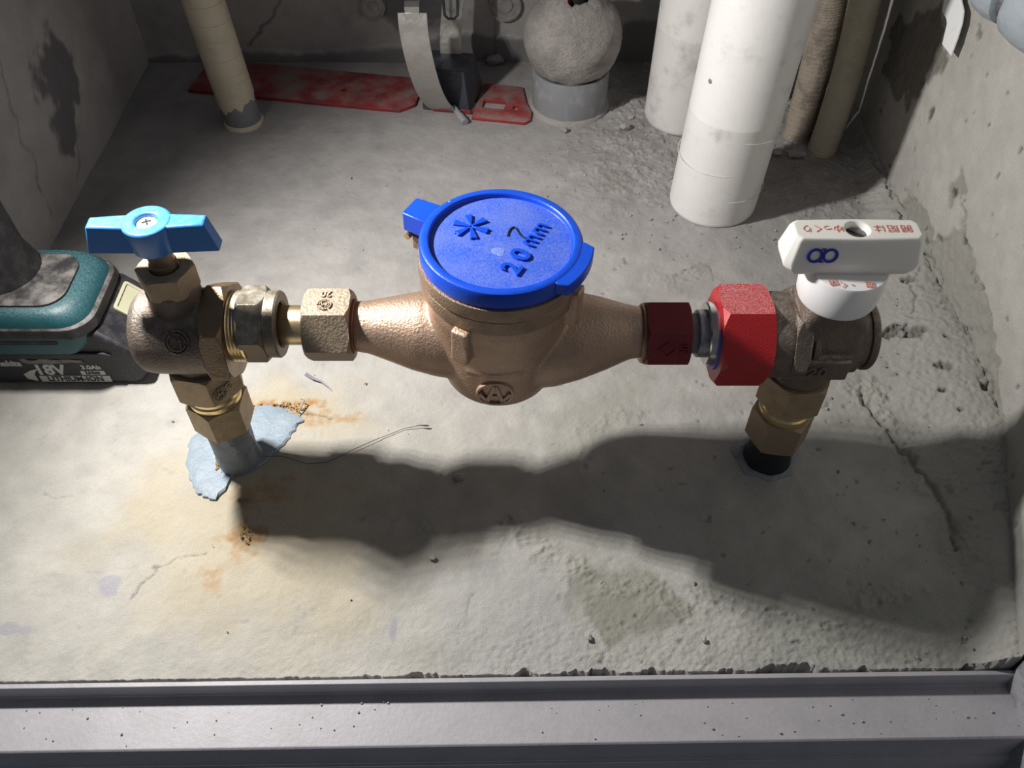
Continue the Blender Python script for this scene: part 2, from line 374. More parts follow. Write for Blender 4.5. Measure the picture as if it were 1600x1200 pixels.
# ------------------------------------------------------------------ floor slab
def build_floor():
    nx, ny = 700, 640
    s = np.linspace(0, 1, nx)[None, :] * np.ones((ny, 1)); t = (np.linspace(0, 1, ny) ** 1.12)[:, None] * np.ones((1, nx))
    X0 = -.458 + s * (.86)
    chip = np.clip(fbm(X0, X0 * 0, 45, 5, 3, .62) - .02, 0, 1) * (.0065 * sstep(-.12, .02, X0) + .0018) + .0006 * fbm(X0, X0 * 0, 400, 3, 8)
    chip += .0035 * (np.abs(X0 - .095) < .012) * np.clip(fbm(X0, X0 * 0, 150, 3, 5) + .3, 0, 1)
    yf = .2335 + .0143 * X0 + chip
    Y = yf + t * (1.035 - yf)
    X = -.458 + s * (xwall(Y) + .014 + .458)
    Z = fbm(X, Y, 9, 4, 11) * .0016 + fbm(X, Y, 70, 4, 21) * .0007 + fbm(X, Y, 330, 2, 31) * .00028
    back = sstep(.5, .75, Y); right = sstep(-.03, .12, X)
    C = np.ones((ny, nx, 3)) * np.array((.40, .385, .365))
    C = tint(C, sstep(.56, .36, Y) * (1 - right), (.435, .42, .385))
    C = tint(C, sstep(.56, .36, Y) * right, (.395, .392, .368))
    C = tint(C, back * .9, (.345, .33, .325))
    big = fbm(X, Y, 11, 5, 41); C *= (1 + .22 * big)[..., None]; C *= (1 + .16 * fbm(X, Y, 60, 4, 47))[..., None]
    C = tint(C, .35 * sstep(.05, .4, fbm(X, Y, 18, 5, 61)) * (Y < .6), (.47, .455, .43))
    # grey cooler scrape in the front centre, olive damp bands
    g = inpoly(X, Y, F([(690, 900), (790, 850), (900, 905), (905, 960), (930, 1000), (930, 1060), (720, 1060), (700, 960)]), .008, .012, 40, 71)
    C = tint(C, g * .6, (.39, .385, .385))
    dmp = inpoly(X, Y, F([(905, 890), (1010, 900), (1090, 955), (1060, 985), (950, 1000), (900, 960), (890, 920)]), .006, .012, 60, 73)
    C = tint(C, dmp * .85, (.25, .25, .21))
    dmp = inpoly(X, Y, F([(860, 650), (960, 600), (1010, 590), (990, 640), (940, 690), (900, 720), (850, 720)]), .006, .01, 60, 75)
    C = tint(C, dmp * .5, (.33, .325, .28))
    dark = inpoly(X, Y, F([(1150, 930), (1330, 960), (1500, 900), (1560, 1000), (1540, 1050), (1330, 1052), (1150, 990)]), .01, .015, 50, 76)
    C = tint(C, dark * .5, (.27, .275, .245))
    # yellow halo and rust around the blue valve's riser
    hal = np.maximum(blob(X, Y, *flo(370, 800), .085, .07, .55, .7, 25, 81) * .7, np.maximum(blob(X, Y, *flo(470, 640), .065, .03, .5, .7, 30, 82) * .7, blob(X, Y, *flo(400, 900), .075, .05, .6, .7, 25, 83) * .6))
    C = tint(C, hal * .8, (.475, .40, .26))
    ru = np.maximum(blob(X, Y, *flo(440, 636), .032, .0075, .4, .9, 160, 84), blob(X, Y, *flo(385, 838), .014, .012, .6, 1.2, 130, 85) * .75)
    ru = np.maximum(ru, blob(X, Y, *flo(500, 655), .03, .006, .5, 1.1, 120, 86) * .5); ru = np.maximum(ru, blob(X, Y, *flo(328, 905), .008, .012, .6, 1.2, 130, 87) * .45)
    ru = np.maximum(ru, blob(X, Y, *flo(420, 770), .02, .012, .6, 1.2, 130, 88) * .5)
    C = tint(C, ru * np.clip(.75 + 1.2 * fbm(X, Y, 300, 3, 89), 0, 1), (.38, .20, .06)); Z += ru * (fbm(X, Y, 260, 3, 90) * .0014 - .0003)
    # thin grey paint daubs
    for (u, v, rx, ry) in ((170, 913, .0095, .0085), (15, 982, .0075, .0045), (615, 985, .003, .012), (40, 985, .004, .003), (750, 620, .003, .002)):
        C = tint(C, blob(X, Y, *flo(u, v), rx, ry, .12, .45, 90, 95) * .7, (.33, .325, .375))
    # cracks
    for pts, w, dep, cl in ((F([(205, 930), (240, 890), (285, 868), (318, 868)]), .0006, .0008, .55), (F([(60, 775), (110, 778)]), .0006, .0006, .7),
                        (F([(1060, 430), (1100, 410), (1120, 440)]), .0008, .0006, .7), (F([(735, 930), (718, 985), (712, 1010)]), .0005, .0005, .75),
                        (F([(1340, 225), (1362, 275), (1380, 300), (1390, 330)]), .0014, .003, .25), (F([(1345, 615), (1375, 660), (1420, 715), (1450, 755), (1485, 820), (1492, 860)]), .0022, .0030, .45), (F([(1395, 345), (1440, 420), (1480, 490), (1515, 560), (1553, 655)]), .0016, .0030, .35), (F([(1400, 445), (1425, 470), (1420, 500)]), .0010, .002, .45), (F([(400, 640), (430, 632), (470, 645), (520, 655)]), .0006, .0012, .45)):
        d = pdist(X + fbm(X, Y, 120, 3, 97) * .005, Y + fbm(X, Y, 120, 3, 98) * .005, pts); m_ = np.exp(-(d / w) ** 2); Z -= m_ * dep; C *= (1 - m_ * (1 - cl))[..., None]
    # crumbled ridge lines of the mortar skim
    for pts, w, hgt in ((F([(800, 830), (850, 860), (900, 880), (940, 905), (1000, 925), (1060, 950), (1120, 945), (1200, 965), (1330, 960), (1430, 925)]), .010, .0014),
                        (F([(1338, 600), (1390, 680), (1440, 745), (1490, 830), (1500, 880)]), .012, .0016), (F([(650, 805), (700, 840)]), .006, .0008),
                        (F([(1030, 440), (1075, 425)]), .012, .0010), (F([(1000, 650), (930, 660), (890, 720)]), .008, .0008)):
        d = pdist(X + fbm(X, Y, 60, 3, 101) * .02, Y + fbm(X, Y, 60, 3, 102) * .02, pts); m_ = np.exp(-(d / w) ** 2)
        Z += m_ * (hgt * .7 + np.clip(fbm(X, Y, 330, 3, 103, .65), -.3, 1) * hgt * 1.3 + np.clip(fbm(X, Y, 110, 3, 104), -.3, 1) * hgt * .6); C = tint(C, m_ * .35, (.33, .325, .285))
    # rough front right corner, grit and pits
    rg = sstep(.30, .25, Y - .0143 * X) * sstep(-.12, .08, X) + .6 * sstep(.30, .22, Y) ; Z += rg * (fbm(X, Y, 420, 3, 107, .6) * .0006 + fbm(X, Y, 130, 4, 108, .6) * .0005)
    pit = vnoise(X * 210, Y * 210, 111) + .5 * vnoise(X * 90, Y * 90, 112); m_ = sstep(.50, .60, pit + .14 * (X > xfillet(Y)) * (Y < .62)) * (.35 + .65 * right); Z -= m_ * .0010; C *= (1 - .25 * m_)[..., None]
    # rubble under the pipes at the back right
    rb = sstep(.62, .8, Y) * sstep(.02, .14, X) * (1 - .7 * blob(X, Y, .20, .64, .12, .1, .3)); Z += rb * (np.clip(fbm(X, Y, 150, 5, 115, .66), -.1, 1) * .0032 + .0005)
    C = tint(C, rb * sstep(-.1, .25, fbm(X, Y, 50, 4, 117)) * .7, (.27, .25, .235))
    # mortar fillet swelling towards the right wall
    k = sstep(0, 1, (X - xfillet(Y)) / np.maximum(.012, xwall(Y) - xfillet(Y))); Z += k * .016
    C = tint(C, np.clip(k * 3, 0, 1) * .6, (.385, .38, .355)); Z += np.clip(k * 3, 0, 1) * (fbm(X, Y, 330, 3, 121, .62) * .0010)
    for u, v, r_ in ((1400, 508, .010), (1438, 513, .010), (1480, 572, .006), (1545, 610, .006), (1425, 435, .006), (1480, 530, .003), (1475, 608, .003), (1500, 640, .003)):
        m_ = blob(X, Y, *flo(u, v, .012), r_, r_ * .6, .4, 1.2, 160, 125); Z -= m_ * (.005 + fbm(X, Y, 400, 2, 126) * .004); C *= (1 - .5 * m_)[..., None]
    lip = (np.arange(ny) < 1)[:, None] * np.ones((1, nx))
    Z = np.where(lip > 0, -.06, Z); Y = np.where(lip > 0, Y + .0005, Y)
    P = np.stack([X, Y, Z], 2)
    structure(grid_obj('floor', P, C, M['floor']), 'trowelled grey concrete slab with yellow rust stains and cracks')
    return
build_floor()

# ------------------------------------------------------------------ walls
def build_walls():
    # left
    y = np.linspace(.19, 1.03, 300)[None, :] * np.ones((260, 1)); z = (np.linspace(0, 1, 260) ** 1.6 * .78 - .07)[:, None] * np.ones((1, 300))
    C = np.ones(y.shape + (3,)) * np.array((.45, .43, .425)); C *= (1 + .2 * fbm(y, z, 9, 5, 201) + .14 * fbm(y, z, 50, 4, 202))[..., None]
    sm = np.maximum(blob(y, z, .800, .105, .040, .040, .16, .75, 45, 203), blob(y, z, .775, .062, .022, .026, .2, .8, 60, 204))
    C = tint(C, sm * .85, (.125, .125, .135))
    for pts in ([(.72, .19), (.70, .10), (.688, .02)], [(.80, .05), (.76, .01)]):
        d = pdist(y + fbm(y, z, 40, 3, 207) * .01, z + fbm(y, z, 40, 3, 208) * .01, pts); C *= (1 - .4 * np.exp(-(d / .0014) ** 2))[..., None]
    X = XL + fbm(y, z, 8, 4, 210) * .003 + fbm(y, z, 80, 3, 211) * .0007 + sm * (.0009 + fbm(y, z, 160, 3, 212) * .0008)
    structure(grid_obj('wall_left', np.stack([X, y, z], 2), C, M['wall'], flip=False), 'grey concrete shaft wall on the left with a dark mortar smear')
    # back
    x = np.linspace(-.47, .41, 330)[None, :] * np.ones((260, 1)); z = (np.linspace(0, 1, 260) ** 1.6 * .78 - .07)[:, None] * np.ones((1, 330))
    C = np.ones(x.shape + (3,)) * np.array((.42, .405, .39)); C *= (1 + .22 * fbm(x, z, 10, 5, 221) + .16 * fbm(x, z, 60, 4, 222))[..., None]
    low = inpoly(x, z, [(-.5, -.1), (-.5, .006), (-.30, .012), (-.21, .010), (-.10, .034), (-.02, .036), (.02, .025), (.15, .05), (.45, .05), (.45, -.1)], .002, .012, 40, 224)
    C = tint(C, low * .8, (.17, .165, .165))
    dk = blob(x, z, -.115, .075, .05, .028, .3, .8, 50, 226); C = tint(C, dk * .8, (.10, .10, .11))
    d = pdist(x + fbm(x, z, 60, 3, 227) * .008, z, [(-.325, .02), (-.29, .05), (-.27, .08), (-.25, .12)]); C *= (1 - .6 * np.exp(-(d / .0016) ** 2))[..., None]
    d = pdist(x, z, [(-.02, .0), (-.021, .3)]); C *= (1 - .3 * np.exp(-(d / .0018) ** 2))[..., None]
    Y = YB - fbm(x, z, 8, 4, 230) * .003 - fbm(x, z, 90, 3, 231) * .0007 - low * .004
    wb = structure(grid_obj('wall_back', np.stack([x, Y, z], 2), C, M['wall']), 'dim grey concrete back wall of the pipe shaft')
    for u, v, r_ in ((583, 10, .014), (789, 8, .019)):
        px, _, pz = at_y(u, v, YB - .004); mb = MB()
        mb.lathe([(0, .0015), (r_ * .45, .002), (r_ * .5, .0005), (r_ * .86, .0008), (r_ * .9, .003), (r_, .003), (r_ * 1.05, -.004)], frame((px, YB - .004, pz), (0, -1, 0), (0, 0, 1)), 36)
        obj('tie_plug', mb, M['stone'], wb)
    # right, along its kinked plan
    L_ = np.cumsum([0] + [math.dist(a, b) for a, b in zip(WALL, WALL[1:])]); nS, nZ = 460, 250
    sl = np.linspace(0, L_[-1], nS); px = np.interp(sl, L_, [p[0] for p in WALL]); py = np.interp(sl, L_, [p[1] for p in WALL])
    y = py[None, :] * np.ones((nZ, 1)); xb = px[None, :] * np.ones((nZ, 1)); z = (np.linspace(0, 1, nZ) ** 1.6 * .75 - .07)[:, None] * np.ones((1, nS)); S = sl[None, :] * np.ones((nZ, 1))
    C = np.ones(y.shape + (3,)) * np.array((.41, .395, .37)); C *= (1 + .16 * fbm(S, z, 9, 5, 241) + .12 * fbm(S, z, 70, 4, 242))[..., None]
    dep = fbm(S, z, 7, 4, 250) * .003 + fbm(S, z, 90, 4, 251) * .0009
    pq = lambda l: [at_x(u, v, .389)[1:] for u, v in l]
    low = inpoly(y, z, pq([(1392, 345), (1420, 300), (1450, 330), (1462, 372), (1500, 350), (1515, 400), (1540, 470), (1560, 560), (1560, 640), (1580, 720), (1480, 560), (1420, 420)]), .002, .014, 60, 243)
    C = tint(C, low * .8, (.285, .28, .25)); dep -= low * .0025; dep += low * fbm(S, z, 150, 4, 252, .65) * .0022
    pa = inpoly(y, z, pq([(1392, 60), (1405, 35), (1470, 20), (1482, 85), (1450, 130), (1425, 165), (1405, 150), (1380, 110)]), .0035, .02, 60, 244)
    C = tint(C, pa * .85, (.15, .14, .12)); dep += pa * fbm(S * 1.0, z * .35, 260, 4, 253, .65) * .003
    pa = inpoly(y, z, pq([(1480, 290), (1500, 262), (1505, 300), (1490, 312), (1482, 330)]), .0015, .006, 90, 245); C = tint(C, pa * .8, (.27, .265, .235)); dep -= pa * .001
    pit = vnoise(S * 160, z * 160, 246) + .6 * vnoise(S * 70, z * 70, 247); m_ = sstep(.56, .64, pit); C *= (1 - .5 * m_)[..., None]; dep -= m_ * .0012
    for u, v, r_, k in ((1453, 180, .004, 2), (1502, 372, .006, .6), (1540, 196, .002, 1), (1487, 300, .005, .8), (1588, 235, .002, 1)):
        _, yy, zz = at_x(u, v, .389); m_ = blob(y, z, yy, zz, r_, r_ * k, .3, .6, 200, 248); C *= (1 - .7 * m_)[..., None]; dep -= m_ * .002
    for l in ([(1412, 390), (1450, 400), (1480, 480), (1520, 560), (1555, 660)], [(1505, 380), (1508, 340), (1500, 300)]):
        d = pdist(y + fbm(y, z, 60, 3, 255) * .012, z + fbm(y, z, 60, 3, 256) * .012, pq(l)); m_ = np.exp(-(d / .0013) ** 2); C *= (1 - .5 * m_)[..., None]; dep -= m_ * .002
    ret = sstep(.44, .40, y); C = tint(C, ret * .5, (.31, .315, .29))
    structure(grid_obj('wall_right', np.stack([xb - dep, y, z], 2), C, M['wall']), 'lit rough concrete shaft wall on the right with pits and cracked mortar')
build_walls()

# ------------------------------------------------------------------ door frame sill and jamb at the front
def build_sill():
    mb = MB(); pr = [(.262, -.03), (.2338, -.03), (.2330, -.0005), (.2322, .0012), (.2292, .0012), (.2288, -.0005), (.2284, -.0118), (.2276, -.0126), (.1945, -.0132), (.1932, -.0144), (.1930, -.0380), (.1922, -.0400), (.1905, -.0405), (.1898, -.0420), (.1898, -.14), (.262, -.14)]
    k = .0143; n = len(pr)
    xs = [-.60, .335]
    vs_ = [(x, y + k * x, z) for x in xs for y, z in pr]
    mb.add(vs_, [(i, (i + 1) % n, n + (i + 1) % n, n + i) for i in range(n)] + [tuple(range(n)), tuple(range(2 * n - 1, n - 1, -1))])
    s = structure(obj('trim_1', mb, M['frame_paint'], bevel=.0004), 'grey painted steel door sill along the front of the slab')
    # crumbs of mortar caught on the sill
    mb = MB(); rr = random.Random(5)
    for i in range(70):
        x = rr.uniform(-.33, .33); y = rr.uniform(.1965, .2265) + k * x; r_ = rr.choice([.0004, .0005, .0006, .0009]); 
        mb.lathe([(0, -r_), (r_, -r_ * .3), (r_ * .8, r_ * .6), (0, r_)], FZ(x, y, -.0128 + r_ * .5), 6)
    o = obj('grit', mb, M['debris'], s); o['kind'] = 'stuff'
    mb = MB(); mb.prism([(.333, .10), (.46, .10), (.46, .243), (.338, .243), (.330, .236)], -.14, .72)
    structure(obj('trim_2', mb, M['jamb'], bevel=.0012), 'grey door jamb at the right end of the sill')
build_sill()

def cut(o, mb):
    """subtract a shape (e.g. a screw recess) from a finished part"""
    off = root_origin(o.parent) if o.parent else Vector(o.location)
    me = bpy.data.meshes.new('cut'); me.from_pydata([p - off for p in mb.v], [], mb.f)
    bm = bmesh.new(); bm.from_mesh(me); bmesh.ops.recalc_face_normals(bm, faces=bm.faces); bm.to_mesh(me); bm.free()
    c = bpy.data.objects.new('cut', me); COL.objects.link(c); c.location = (off if not o.parent else Vector())
    if o.parent: c.parent = o.parent
    b = o.modifiers.new('cut', 'BOOLEAN'); b.object = c; b.solver = 'EXACT'; b.operation = 'DIFFERENCE'
    dg = bpy.context.evaluated_depsgraph_get(); dg.update()
    res = bpy.data.meshes.new_from_object(o.evaluated_get(dg)); o.modifiers.clear(); old = o.data; o.data = res
    bpy.data.objects.remove(c); bpy.data.meshes.remove(old); finish(res, 35)

def loft(mb, secs, M_=None):
    """stack of (z, polygon) sections with equal counts, capped"""
    n = len(secs[0][1]); vs_ = [(x, y, z) for z, p in secs for x, y in p]; m = len(secs)
    fs = [(i * n + k, i * n + (k + 1) % n, (i + 1) * n + (k + 1) % n, (i + 1) * n + k) for i in range(m - 1) for k in range(n)]
    fs += [tuple(reversed(range(n))), tuple((m - 1) * n + k for k in range(n))]
    return mb.add(vs_, fs, M_)
def rrect(hx, hy, r, cx=0, cy=0, n=4):
    p = []
    for sx, sy, a0 in ((1, 1, 0), (-1, 1, 90), (-1, -1, 180), (1, -1, 270)):
        for k in range(n + 1):
            a = R(a0 + 90 * k / n); p.append((cx + sx * (hx - r) + r * cos(a), cy + sy * (hy - r) + r * sin(a)))
    return p

def emblem(name, Mx, r, m, parent, star='M'):
    """cast maker's mark: broken double ring round a small zigzag"""
    mb = MB()
    for r0, r1, gaps in ((.86, 1.0, 3), (.60, .72, 3)):
        for g in range(gaps):
            a0 = 2 * pi * g / gaps + .25; a1 = 2 * pi * (g + 1) / gaps; n = 12
            poly = [(r1 * r * cos(a0 + (a1 - a0) * k / n), r1 * r * sin(a0 + (a1 - a0) * k / n)) for k in range(n + 1)] + [(r0 * r * cos(a1 + (a0 - a1) * k / n), r0 * r * sin(a1 + (a0 - a1) * k / n)) for k in range(n + 1)]
            for i in range(n):
                mb.prism([poly[i], poly[i + 1], poly[2 * n + 1 - i - 1], poly[2 * n + 1 - i]], -.0008, .0010, Mx)
    z = [(-.42, -.34), (-.24, .36), (0, -.1), (.24, .36), (.42, -.34)]
    for (x0, y0), (x1, y1) in zip(z, z[1:]):
        d = Vector((x1 - x0, y1 - y0)).normalized(); px, py = -d.y * .075, d.x * .075
        mb.prism([((x0 + px) * r, (y0 + py) * r), ((x0 - px) * r, (y0 - py) * r), ((x1 - px) * r, (y1 - py) * r), ((x1 + px) * r, (y1 + py) * r)], -.0008, .0010, Mx)
    return obj(name, mb, m, parent)

# ------------------------------------------------------------------ water meter
MC = Vector((-.0086, .411, .1443)); MT = Matrix.Translation(MC) @ Matrix.Rotation(R(1.6), 4, 'Y')
def T(mb):
    mb.v = [MT @ Vector(p) for p in mb.v]; return mb
def build_meter():
    t = thing('water_meter', 'cast bronze water meter with a round blue lid in the centre', 'water meter', MC)
    b = MB()
    b.lathe([(0, -.046), (.020, -.0458), (.031, -.0425), (.0372, -.035), (.0400, -.025), (.0415, -.010), (.0430, .008), (.0458, .026), (.0478, .036), (.0478, .0465), (0, .0465)], None, 72)
    b.tube([(-.0955, 0, 0), (-.085, 0, -.0002), (-.070, 0, -.0015), (-.055, 0, -.003), (-.04, 0, -.005), (-.015, 0, -.007), (.0, 0, -.007)], [.0165, .0180, .0222, .0265, .0290, .031, .031], 48)
    b.tube([(.0955, 0, 0), (.086, 0, -.0002), (.070, 0, -.002), (.052, 0, -.0045), (.036, 0, -.0065), (.015, 0, -.008), (.0, 0, -.008)], [.0168, .0185, .0245, .0300, .0335, .035, .035], 48)
    for a, w, d, z0, z1 in ((R(-117), .0115, .010, .018, .0440), (R(-27), .0105, .012, .032, .0600)):
        b.box((.0490, 0, (z0 + z1) / 2), (d, w, z1 - z0), Matrix.Rotation(a, 4, 'Z'))
    b.tube([(.0416 * cos(R(a)), .0416 * sin(R(a)), .001 + .0004 * (a + 100) / 10) for a in range(-118, -66, 4)], .0021, 8)
    body = fused('meter_body', T(b), M['bronze'], t, .0011, 7)
    for x0, x1 in ((-.0985, -.0945), (.0945, .0985)):
        c = MB().ring(.012, .0182, x0, x1, FX(0, 0, 0)); obj('end_flange', T(c), M['brass_dark'] if x0 > 0 else M['copper'], t, .0006)
    r = MB().lathe([(.044, .0440), (.0492, .0440), (.0500, .0455), (.0500, .0548), (.0494, .0556), (.0506, .0564), (.0510, .0575), (.0506, .0655), (.044, .0655)], None, 80)
    obj('register_ring', T(r), M['bronze_ring'], t)
    # raised maker's mark on the front of the bowl: an A in a circle
    em = frame((-.002, -.0408, -.0185), (0, -1, -.10), (0, 0, 1)); e = MB().ring(.0106, .0124, -.002, .0011, em, 36)
    for p in ([(-.0066, -.0086), (-.0036, -.0086), (.0014, .0096), (-.0014, .0096)], [(.0066, -.0086), (.0036, -.0086), (-.0014, .0096), (.0014, .0096)], [(-.004, -.0040), (.004, -.0040), (.0036, -.0016), (-.0036, -.0016)],
              [(-.0115, -.001), (-.0095, .0015), (-.0040, -.0075), (-.0058, -.0088)], [(.0115, -.001), (.0095, .0015), (.0040, -.0075), (.0058, -.0088)]):
        e.prism(p, -.003, .0009, em)
    obj('cast_emblem', T(e), M['bronze'], t, .0003)
    # blue lid
    k = R(152); lid = MB()
    lid.lathe([(0, .0650), (.0470, .0650), (.0494, .0662), (.0496, .0755), (.0488, .0772), (.0478, .0778), (.0442, .0778), (.0436, .0775), (.0431, .0752), (.0431, .0745), (0, .0745)], None, 96)
    Rz = Matrix.Rotation(k, 4, 'Z')
    lid.prism([(.0460, -.0098), (.0640, -.0088), (.0652, -.0078), (.0652, .0078), (.0640, .0088), (.0460, .0098)], .0640, .0772, Rz)
    tabp = [(.0470 * cos(R(a)), .0470 * sin(R(a))) for a in range(-24, 25, 6)][::-1]
    tabp = [(.0560 * cos(R(a)), .0560 * sin(R(a))) for a in range(-20, 21, 4)] + [(.0470, .0205), (.0445, .0205), (.0445, -.0205), (.0470, -.0205)]
    lid.prism(tabp, .0690, .0774, Matrix.Rotation(R(-26), 4, 'Z'))
    lo = obj('lid', T(lid), M['lid_blue'], t, .0007)
    f = MB().lathe([(0, .0748), (.0427, .0748), (.0430, .0744), (0, .0744)], None, 72); obj('lid_face', T(f), M['lid_dusty'], lo)
    p = MB().tube([Rz @ Vector((.0615, -.0102, .0605)), Rz @ Vector((.0615, .0102, .0605))], .0021, 12); p.tube([Rz @ Vector((.0560, -.0100, .0560)), Rz @ Vector((.0600, -.0098, .0605))], .0016, 8)
    obj('hinge_pin', T(p), M['brass_pale'], t)
    hb = MB().box((.0545, 0, .054), (.012, .012, .010), Rz); obj('hinge_lug', T(hb), M['bronze_ring'], t, .0008)
    upv = Vector((cos(k), sin(k), 0))
    s = MB(); cx, cy = -.0185, .0128
    for i in range(6):
        a = k + i * pi / 3 + R(8); mm = Matrix.Translation((cx, cy, 0)) @ Matrix.Rotation(a, 4, 'Z')
        s.prism([(.0006, -.0006), (.0030, -.0009), (.0108, -.0024), (.0116, -.0014), (.0108, 0), (.0116, .0014), (.0108, .0024), (.0030, .0009), (.0006, .0006)], .0745, .0762, mm)
    obj('raised_mark', T(s), M['lid_blue'], lo, .0003)
    def lt(x, y, z): return MT @ frame((x, y, z), (0, 0, 1), upv)
    text('2', .0170, lt(.0068, -.0245, .0753), .0018, M['lid_blue'], lo, bold=.0004, sx=1.0)
    text('0', .0170, lt(.0120, -.0125, .0753), .0018, M['lid_blue'], lo, bold=.0004, sx=1.1)
    text('mm', .0150, lt(.0200, .0070, .0753), .0018, M['lid_blue'], lo, bold=.0001, sx=1.0, spacing=1.08)
    seven = []
    for u, v in ((793, 368), (795, 361), (798, 356), (803, 353.5), (806, 355), (809, 360), (813, 365.5), (818, 369.5), (825, 371.5)):
        px, py = flo(u, v, MC.z + .0755); seven.append((px, py, MC.z + .0753 - .028 * (px - MC.x)))
    obj('marker_digit', MB().ribbon(seven, [(-(q[1] - p[1]), q[0] - p[0], 0) for p, q in zip(seven, seven[1:] + [(2 * seven[-1][0] - seven[-2][0], 2 * seven[-1][1] - seven[-2][1], 0)])], .0009, .0004), M['ink'], lo)
    for x, y, r_ in ((-.002, -.0085, .0042), (-.0005, -.0115, .0022), (-.0325, .034, .0010)):
        q = MB().lathe([(0, .0753), (r_, .0749), (0, .0746)], Matrix.Translation((x, y, 0 if r_ > .0012 else .003)) @ Matrix.Diagonal((1, .8, 1, 1)), 14); obj('scuff', T(q), M['scuff'], lo)
build_meter()

# ------------------------------------------------------------------ couplings on the meter
def AX(x): return .411, .1475 - .034 * (x + .1035)               # the meter's pipe axis sags slightly to the right
def build_meter_couplings():
    y, z = AX(-.12)
    t = thing('meter_coupling', 'dull brass hex nut marked 20 with a plain brass tailpiece, left of the meter', 'pipe coupling', (-.125, y, z))
    obj('tailpiece', MB().lathe([(.0095, -.1570), (.0128, -.1570), (.0133, -.1562), (.0133, -.118), (.0095, -.118), (.0095, -.1570)], FX(0, y, z), 48), M['brass_pale'], t)
    n = MB().hexn(.0216, .0305, FX(-.1352, y, z), ri=.0134, phase=face_phase(60), rc=.0222, slope=.75); nut = obj('union_nut', n, M['nut_dull'], t, .0005)
    a = R(0); nrm = Vector((0, -sin(a), cos(a))); o = Vector((-.1205, y, z)) + nrm * .0217; back = Vector((0, -cos(a), -sin(a)))
    text('20', .0072, frame(o + back * -.0066, nrm, back), .0016, M['nut_dull'], nut, bold=.0002)
    emblem('cast_emblem', frame(o + back * .0034, nrm, back), .0048, M['nut_dull'], nut)
    # right: dark red nut and steel tailpiece
    y, z = AX(.11)
    t = thing('meter_coupling', 'dark red hex nut with rough steel tailpiece, right of the meter', 'pipe coupling', (.11, y, z))
    n = MB().hexn(.0205, .0290, FX(.0880, y, z), ri=.0139, phase=face_phase(15), rc=.0212, slope=.7); nut = obj('union_nut', n, M['maroon'], t, .0004)
    obj('nut_collar', MB().lathe([(.0150, .0850), (.0188, .0850), (.0200, .0862), (.0198, .0885), (.0150, .0885), (.0150, .0835)], FX(0, y, z), 40), M['brass_dark'], t)
    a = R(75); nrm = Vector((0, -sin(a), cos(a))); o = Vector((.1030, y, z)) + nrm * .0206
    text('20', .0080, frame(o + Vector((.0092, 0, 0)), nrm, (-1, 0, 0)), .0012, M['maroon'], nut)
    d = MB(); fm = frame(o + Vector((-.002, 0, 0)), nrm, (0, 0, 1))
    for i in range(4):
        a0, a1 = i * pi / 2, (i + 1) * pi / 2; p0, p1 = Vector((cos(a0), sin(a0))) * .0058, Vector((cos(a1), sin(a1))) * .0058
        d.prism([p0, p1, p1 * .82, p0 * .82], -.0006, .0005, fm)
    obj('cast_emblem', d, M['maroon'], nut)
    c = MB(); pr = [(.0095, .112)]
    for i in range(9): pr += [(.0137, .1145 + i * .0013), (.0131, .1152 + i * .0013)]
    pr += [(.0131, .1275), (.0095, .1275), (.0095, .112)]
    obj('threaded_neck', c.lathe(pr, FX(0, y, z), 40), M['steel_rough'], t)
    obj('collar', MB().lathe([(.010, .1225), (.0152, .1225), (.0160, .1235), (.0162, .1292), (.0158, .1300), (.0158, .1330), (.010, .1330), (.010, .1225)], FX(0, y, z), 48), M['steel'], t)
    obj('swivel_ring', MB().lathe([(.012, .1288), (.0205, .1288), (.0214, .1296), (.0216, .1410), (.012, .1410), (.012, .1288)], FX(0, y, z), 56), M['chrome'], t)
build_meter_couplings()

